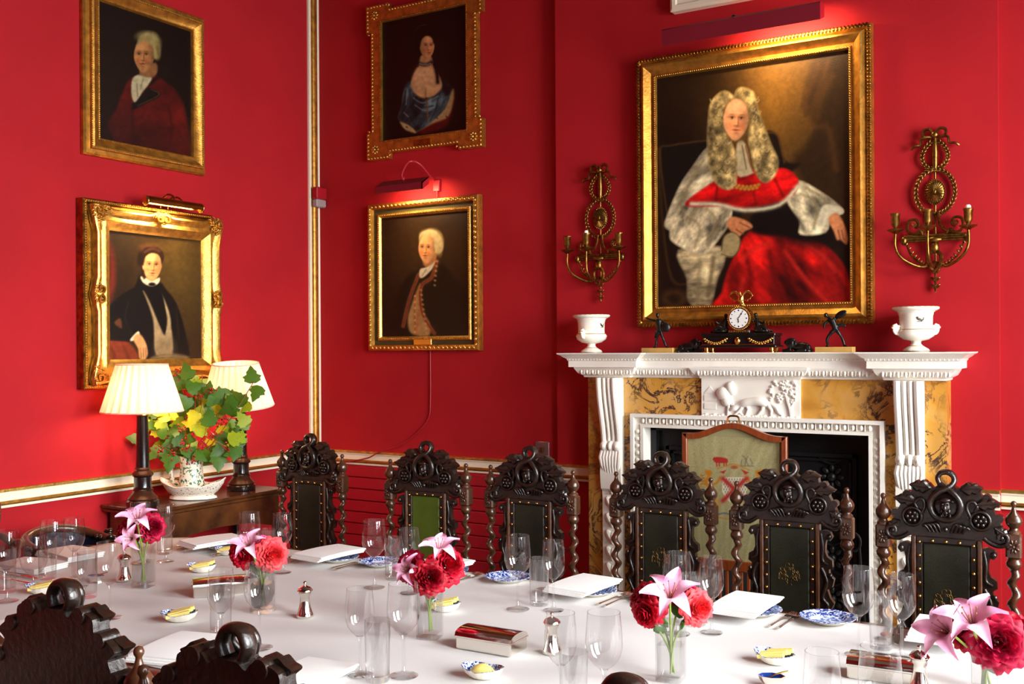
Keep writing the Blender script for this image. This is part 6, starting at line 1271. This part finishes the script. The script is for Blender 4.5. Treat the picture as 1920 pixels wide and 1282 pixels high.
def lily(c, L, d, vase_c, label, droop=0):
    t = thing('lily', label, 'lily', tuple(c), 0, 'pink lilies in the table vases'); mx = orient(d)
    for k in range(6):
        az = k * PI / 3 + .2; wmax = .27 if k % 2 else .20; vs = []; nu, nv = 4, 10
        for j in range(nv + 1):
            v = j / nv; rad = .07 + .88 * v ** 1.8; z = .95 * v ** .8 - .9 * max(0, v - .5) ** 1.7 * (1.2 + .8 * (k % 3)); w_ = wmax * math.sin(PI * min(.985, .10 + v * .9)) ** .8
            for i in range(nu + 1):
                u = -1 + 2 * i / nu; q = Vector((rad * math.cos(az) - u * w_ * math.sin(az), rad * math.sin(az) + u * w_ * math.cos(az), z + .09 * abs(u) + .03 * math.sin(v * 11 + k * 2 + u))) * L; vs.append(tuple(mx @ q))
        fs = [(j * (nu + 1) + i, j * (nu + 1) + i + 1, (j + 1) * (nu + 1) + i + 1, (j + 1) * (nu + 1) + i) for j in range(nv) for i in range(nu)]
        M().add(vs, fs).build('petal', 'lily', t, 180)
    m_ = M()
    for k in range(6): a = k * PI / 3 + .7; m_.tube([tuple(mx @ (Vector((.02 * math.cos(a), .02 * math.sin(a), .1)) * L)), tuple(mx @ (Vector((.2 * math.cos(a), .2 * math.sin(a), .75)) * L))], L * .012, 5); m_.ell(tuple(mx @ (Vector((.2 * math.cos(a), .2 * math.sin(a), .76)) * L)), L * .03, 6, 4)
    m_.build('stamens', 'stem_red', t)
    b = Vector(vase_c) - Vector(c); M().tube(smoothpath([tuple(mx @ Vector((0, 0, .08 * L))), tuple(mx @ Vector((0, 0, -.15 * L))), (b.x * .85, b.y * .85, b.z * .45), (b.x, b.y, b.z + .02)], 4), .003, 6).build('stem', 'stem', t)
def vase(px, py, rz, label, hgt=.15, s=.032):
    p = onT(px, py); t = thing('square_vase', label, 'vase', (p[0], p[1], ZT + .001), rz, 'square glass vases')
    def sq(k, z, r=.006): return [(x, y, z) for x, y in rrect(-k, k, -k, k, r, 3)]
    M().rings([sq(s * .97, 0), sq(s, .003), sq(s * 1.04, hgt), sq(s * .95, hgt), sq(s * .9, .014)], True, True).build('glass_body', 'glass', t, 40)
    M().rings([sq(s * .88, .015), sq(s * .94, hgt * .62)], False, True).build('water', 'water', t, 40)
    return Vector((p[0], p[1], ZT))
def dep(v): return -v.x * s_ + v.y * c_
Cam = Vector((0, 0, EZ))
def spray(v, items, w):
    D = dep(v)
    for i, (k, x, y, dd, R, dirp, col) in enumerate(items):
        c = at(x, y, D + dd); e = (Cam - c).normalized(); d = e * (1 if k == 'r' else .65) + Rv * dirp[0] + Uv * (dirp[1] + (0 if k == 'r' else .35))
        if k == 'r': rose(c, R, d, col[0], v, col[1] + ' ' + w, i)
        else: lily(c, R, d, v, col[1] + ' ' + w)
def R_(n, l): return (n, l)
v1 = vase(269, 1100, .3, 'square glass vase of roses nearest the left side table'); v2 = vase(493, 1147, .2, 'square glass vase holding the coral rose, behind a wine glass'); v3 = vase(806, 1195, .25, 'square glass vase of dark red roses left of the silver box'); v4 = vase(1258, 1275, .1, 'tall square glass vase with lily and coral rose, front right'); v5 = vase(1846, 1300, .1, 'square glass vase of lilies at the right edge')
spray(v1, [('r', 237, 996, .0, .046, (-.5, .1), R_('rose_red', 'dark red rose at the left')), ('r', 286, 988, .0, .050, (.3, .1), R_('rose_magenta', 'magenta rose at the right')), ('l', 258, 982, -.03, .075, (-.1, .5), R_('', 'pink lily')), ('l', 250, 1010, -.05, .055, (-.3, -.3), R_('', 'lower pink lily'))], 'of the leftmost vase')
spray(v2, [('r', 451, 1040, .0, .048, (-.5, -.2), R_('rose_scarlet', 'red rose at the left')), ('r', 512, 1040, -.02, .052, (.3, -.1), R_('rose_coral', 'coral rose at the right')), ('r', 490, 1022, .03, .045, (.1, .7), R_('rose_pink', 'pink rose at the top')), ('l', 470, 1030, -.05, .066, (-.3, .3), R_('', 'pale pink lily'))], 'of the vase behind the foreground wine glass')
spray(v3, [('r', 805, 1083, -.04, .052, (.05, -.05), R_('rose_red', 'dark red rose at the centre')), ('r', 843, 1058, .0, .055, (.5, .3), R_('rose_scarlet', 'crimson rose at the right')), ('r', 765, 1060, .02, .046, (-.6, .2), R_('rose_magenta', 'dark red rose at the left')), ('l', 822, 1040, .03, .068, (.1, .8), R_('', 'upright pink lily')), ('l', 775, 1072, -.03, .056, (-.7, .0), R_('', 'sideways pink lily'))], 'of the vase left of the silver box')
spray(v4, [('r', 1214, 1125, .02, .050, (-.4, .2), R_('rose_red', 'red rose at the left')), ('r', 1208, 1150, .0, .042, (-.6, -.4), R_('rose_scarlet', 'scarlet rose low at the left')), ('r', 1312, 1140, -.02, .044, (.5, -.1), R_('rose_coral', 'coral red rose at the right')), ('r', 1283, 1112, .03, .042, (.2, .6), R_('rose_magenta', 'magenta rose at the back')), ('l', 1256, 1125, -.05, .080, (.0, .15), R_('', 'wide open pink lily'))], 'of the tall vase at front right')
spray(v5, [('r', 1872, 1205, -.05, .066, (.1, -.05), R_('rose_magenta', 'crimson rose')), ('r', 1808, 1185, .02, .042, (-.5, .2), R_('rose_red', 'dark red rose behind the lilies')), ('r', 1905, 1180, .03, .05, (.4, .4), R_('rose_scarlet', 'red rose at the picture edge')), ('l', 1826, 1180, -.05, .088, (-.2, .5), R_('', 'large pink lily')), ('l', 1785, 1190, -.02, .08, (-.8, .1), R_('', 'pink lily leaning left'))], 'of the vase at the right edge')

# ---------------------------------------------------------------- side table with lamps
ZS = .83
sd = thing('side_table', 'walnut side table under the two lamps', 'table', (-4.21, 3.765, 0), PI / 2)      # local x = world y, local -y = world +x
M().bbox(-.455, .455, -.195, .195, ZS - .018, ZS, .004).build('table_top', 'walnut', sd, 25); M().bbox(-.45, .45, -.19, .19, ZS - .036, ZS - .02, .004).build('folding_leaf', 'walnut', sd, 25)
ap = [(-.42, .79), (.42, .79), (.42, .62), (.33, .64), (.2, .67), (0, .68), (-.2, .67), (-.33, .64), (-.42, .62)]
M().prism(ap, -.17, -.15).build('frieze', 'walnut', sd, 0); M().box(-.42, .42, .15, .17, .64, .79).build('frieze', 'walnut', sd, 0)
for x in (-.42, .40): M().box(x, x + .02, -.15, .15, .64, .79).build('frieze', 'walnut', sd, 0)
for x in (-.41, .41):
    for y in (-.16, .16): M().lathe([(.022, 0), (.018, .03), (.012, .06), (.018, .4), (.024, .6), (.026, .66)], 12, (x, y, 0)).build('leg', 'lamp_black', sd, 50)
def lamp(Y, tilt, label, power):
    t = thing('table_lamp', label, 'lamp', (-4.17, Y, ZS + .001), 0, 'column lamps with pleated shades')
    M().lathe([(.0, 0), (.076, 0), (.078, .006), (.078, .026), (.07, .034)], 28).build('base', 'lamp_black', t, 40); M().lathe([(.07, .034), (.074, .040), (.062, .052), (.05, .066), (.046, .078), (.05, .082)], 28).build('base_moulding', 'lamp_rim', t, 40)
    M().lathe([(.05, .082), (.044, .088), (.042, .10), (.042, .145), (.05, .152)], 28).build('pedestal', 'lamp_black', t, 40); M().lathe([(.05, .152), (.052, .158), (.045, .168), (.036, .176), (.038, .186), (.033, .192)], 28).build('ring', 'lamp_rim', t, 40)
    M().lathe([(.033, .192), (.031, .25), (.0275, .44), (.029, .446)], 24).build('column', 'lamp_black', t, 40); M().lathe([(.029, .446), (.035, .45), (.035, .456), (.02, .462), (.010, .472), (.008, .485)], 20).build('cap', 'brass', t, 40)
    sh = M(); n_ = 192
    rs = []
    for k in range(13):
        u = k / 12; r = .192 + (.120 - .192) * u; rs.append([(r * (1 + .034 * math.cos(a * 26)) * math.cos(a), r * (1 + .034 * math.cos(a * 26)) * math.sin(a), .468 + .232 * u) for a in np.linspace(0, 2 * PI, n_ + 1)[:-1]])
    s2 = sh.rings(rs).build('lamp_shade', 'lampshade', t, 60); s2.rotation_euler = tilt
    for r, z in ((.194, .468), (.1215, .70)): M().tube([(r * math.cos(a), r * math.sin(a), z) for a in np.linspace(0, 2 * PI, 49)[:-1]], .004, 6, True, up=(0, 0, 1)).build('shade_trim', 'lampshade', s2)
    M().ell((0, 0, .60), (.026, .026, .036), 12, 8).build('bulb', 'bulb', t)
    l = bpy.data.lights.new('bulb_light', 'POINT'); l.energy = power; l.color = (1, .64, .40); l.shadow_soft_size = .05
    o = bpy.data.objects.new('bulb_light', l); COL.objects.link(o); o.location = (0, 0, .53); o.parent = t
lamp(3.375, (0, 0, 0), 'table lamp with pleated cream shade, nearer the left edge', 6); lamp(4.03, (.10, .05, 0), 'table lamp with tilted pleated shade, behind the foliage, nearer the corner', 6)
# basket dish, jug, foliage
bk = thing('basket_dish', 'white pierced china basket dish on the side table', 'dish', (-4.15, 3.675, ZS + .001), YAW)
def bring(k, z, w=0): return [(.165 * k * math.cos(a) * (1 + .02 * math.cos(a * 8)), .105 * k * math.sin(a) * (1 + .02 * math.cos(a * 8)), z + w * (.5 + .5 * math.cos(2 * a)) ** 1.5 + .004 * math.cos(a * 8) * (w > 0)) for a in np.linspace(0, 2 * PI, 65)[:-1]]
M().rings([bring(.70, 0), bring(.74, .004), bring(.72, .014), bring(.62, .02)], True, True).build('foot', 'porcelain', bk, 50)
M().rings([bring(.62, .018), bring(.80, .038, .004), bring(.94, .058, .018), bring(1.0, .07, .032), bring(.97, .0705, .032), bring(.9, .055, .016), bring(.6, .024)], False, True).build('pierced_side', 'basketware', bk, 50)
rm = bring(1.0, .0715, .032); M().tube(rm, .0028, 6, True, up=(0, 0, 1)).build('rim', 'porcelain', bk)
JX, JY, JZ = -4.15, 3.665, ZS + .026
jg = thing('green_sponged_jug', 'green-speckled china jug holding the foliage', 'jug', (JX, JY, JZ), -1.03)
M().lathe([(0, 0), (.055, 0), (.062, .01), (.066, .04), (.060, .09), (.055, .14), (.060, .18), (.066, .20), (.062, .2), (.051, .14), (.055, .05), (0, .03)], 28).build('body', 'spongeware', jg, 50)
M().tube(smoothpath([(-.02, -.056, .17), (-.03, -.10, .165), (-.03, -.118, .12), (-.025, -.10, .06), (-.02, -.06, .04)], 5), .009, 8, flat=1.3).build('handle', 'spongeware', jg, 60)
def leaf_mesh():
    out = []; half = [(0, -.02), (.16, -.06), (.30, .02), (.44, .10), (.40, .22), (.50, .36), (.36, .42), (.26, .48), (.28, .62), (.16, .74), (.10, .86), (0, 1.0)]
    n_ = len(half); vs = [(0, 0, y) for x, y in half]
    m_ = M(); vs = []
    for x, y in half:
        for k in (-1, -.5, 0, .5, 1): vs.append((k * x, .10 * abs(k) * x + .12 * (y - .4) ** 2 - .03, y))
    fs = [(i * 5 + j, i * 5 + j + 1, i * 5 + j + 6, i * 5 + j + 5) for i in range(n_ - 1) for j in range(4)]; m_.add(vs, fs); return m_
bq = thing('foliage_bouquet', 'bouquet of green and yellow lobed leaves with red berries in the jug', 'foliage', (JX, JY, JZ + .18))
base_leaf = leaf_mesh(); LM = {}
for k in ('leaf_green', 'leaf_lime', 'leaf_yellow'):
    o = M().join(base_leaf).build('leaf', k, bq, 180); LM[k] = o.data; bpy.data.objects.remove(o)
r3 = np.random.RandomState(11); B0 = Vector((JX, JY, JZ + .18)); DB = dep(B0)
def addleaf(px, py, dd, size, col, roll, fx=0, fy=0):
    c = at(px, py, DB + dd); c.x = max(c.x, -4.36)
    o = bpy.data.objects.new('leaf', LM[col]); COL.objects.link(o); o.parent = bq
    e = (Cam - c).normalized() + Rv * fx + Uv * fy; e.normalize()
    up_ = Uv - e * Uv.dot(e); up_.normalize(); up_ = Matrix.Rotation(roll, 3, e) @ up_; rt = up_.cross(e)
    o.matrix_local = T(*(c - B0 - up_ * size * .45)) @ Matrix((rt, -e, up_)).transposed().to_4x4() @ Matrix.Scale(size, 4)
hand = [(300, 765, 'leaf_yellow', .1), (322, 770, 'leaf_yellow', -.5), (292, 800, 'leaf_yellow', .8), (335, 790, 'leaf_lime', .2), (362, 785, 'leaf_yellow', 2.6), (372, 775, 'leaf_lime', -.4), (455, 785, 'leaf_lime', .6), (445, 820, 'leaf_lime', -1.2), (472, 702, 'leaf_green', .1), (480, 738, 'leaf_green', 2.8), (350, 695, 'leaf_green', .3), (366, 725, 'leaf_green', -1.2), (330, 715, 'leaf_lime', .3), (345, 752, 'leaf_green', .6), (392, 782, 'leaf_green', .1), (402, 740, 'leaf_green', 1.3), (432, 755, 'leaf_green', -.6), (380, 800, 'leaf_lime', -.9), (320, 830, 'leaf_green', 1.9), (290, 850, 'leaf_green', 2.5), (410, 845, 'leaf_green', 2.1), (440, 850, 'leaf_green', 2.9), (255, 822, 'leaf_green', 1.4), (318, 868, 'leaf_green', 3.0), (410, 868, 'leaf_green', 3.1)]
for x, y, c, ro in hand: addleaf(x, y, -.06 + r3.uniform(-.05, .05), r3.uniform(.085, .105), c, ro, r3.uniform(-.3, .3), r3.uniform(-.2, .5))
for i in range(105):
    a = r3.uniform(0, 2 * PI); q = math.sqrt(r3.rand()); x, y = 372 + 96 * q * math.cos(a), 790 + 82 * q * math.sin(a)
    if y > 838 and abs(x - 372) > 75: continue
    addleaf(x, y, r3.uniform(-.10, .13), r3.uniform(.065, .095), 'leaf_green' if r3.rand() < .66 else ('leaf_lime' if r3.rand() < .75 else 'leaf_yellow'), r3.uniform(-2.6, 2.6), r3.uniform(-.6, .6), r3.uniform(-.3, .7))
for i, (x, y) in enumerate(((354, 842), (325, 850), (382, 838), (425, 838), (402, 815), (340, 808), (372, 745), (425, 785), (330, 700), (300, 845), (362, 862), (412, 790), (345, 828), (395, 700 + 30))):
    c = at(x, y, DB - .10) - B0; m_ = M()
    for k in range(10): m_.ell((c.x + r3.normal(0, .011), c.y + r3.normal(0, .011), c.z + r3.normal(0, .013)), .0055, 6, 5)
    m_.tube([tuple(c), (c.x * .7, c.y * .7, c.z + .03), tuple(c * .3 + Vector((0, 0, .02)))], .0015, 5); m_.build('berry_cluster', 'berry', bq, 60)
for (x, y, dd) in ((476, 715, -.06), (330, 700, 0), (300, 790, 0), (380, 700, .02), (430, 760, 0), (440, 820, -.03), (310, 840, -.03), (400, 790, .03), (350, 780, .0)):
    e = at(x, y, DB + dd) - B0; M().tube(smoothpath([(0, 0, -.1), (e.x * .2, e.y * .2, .02), (e.x * .65, e.y * .65, max(.02, e.z * .55)), tuple(e)], 5), [.0035] * 8 + [.0025] * 8, 5).build('twig', 'stem_red', bq)
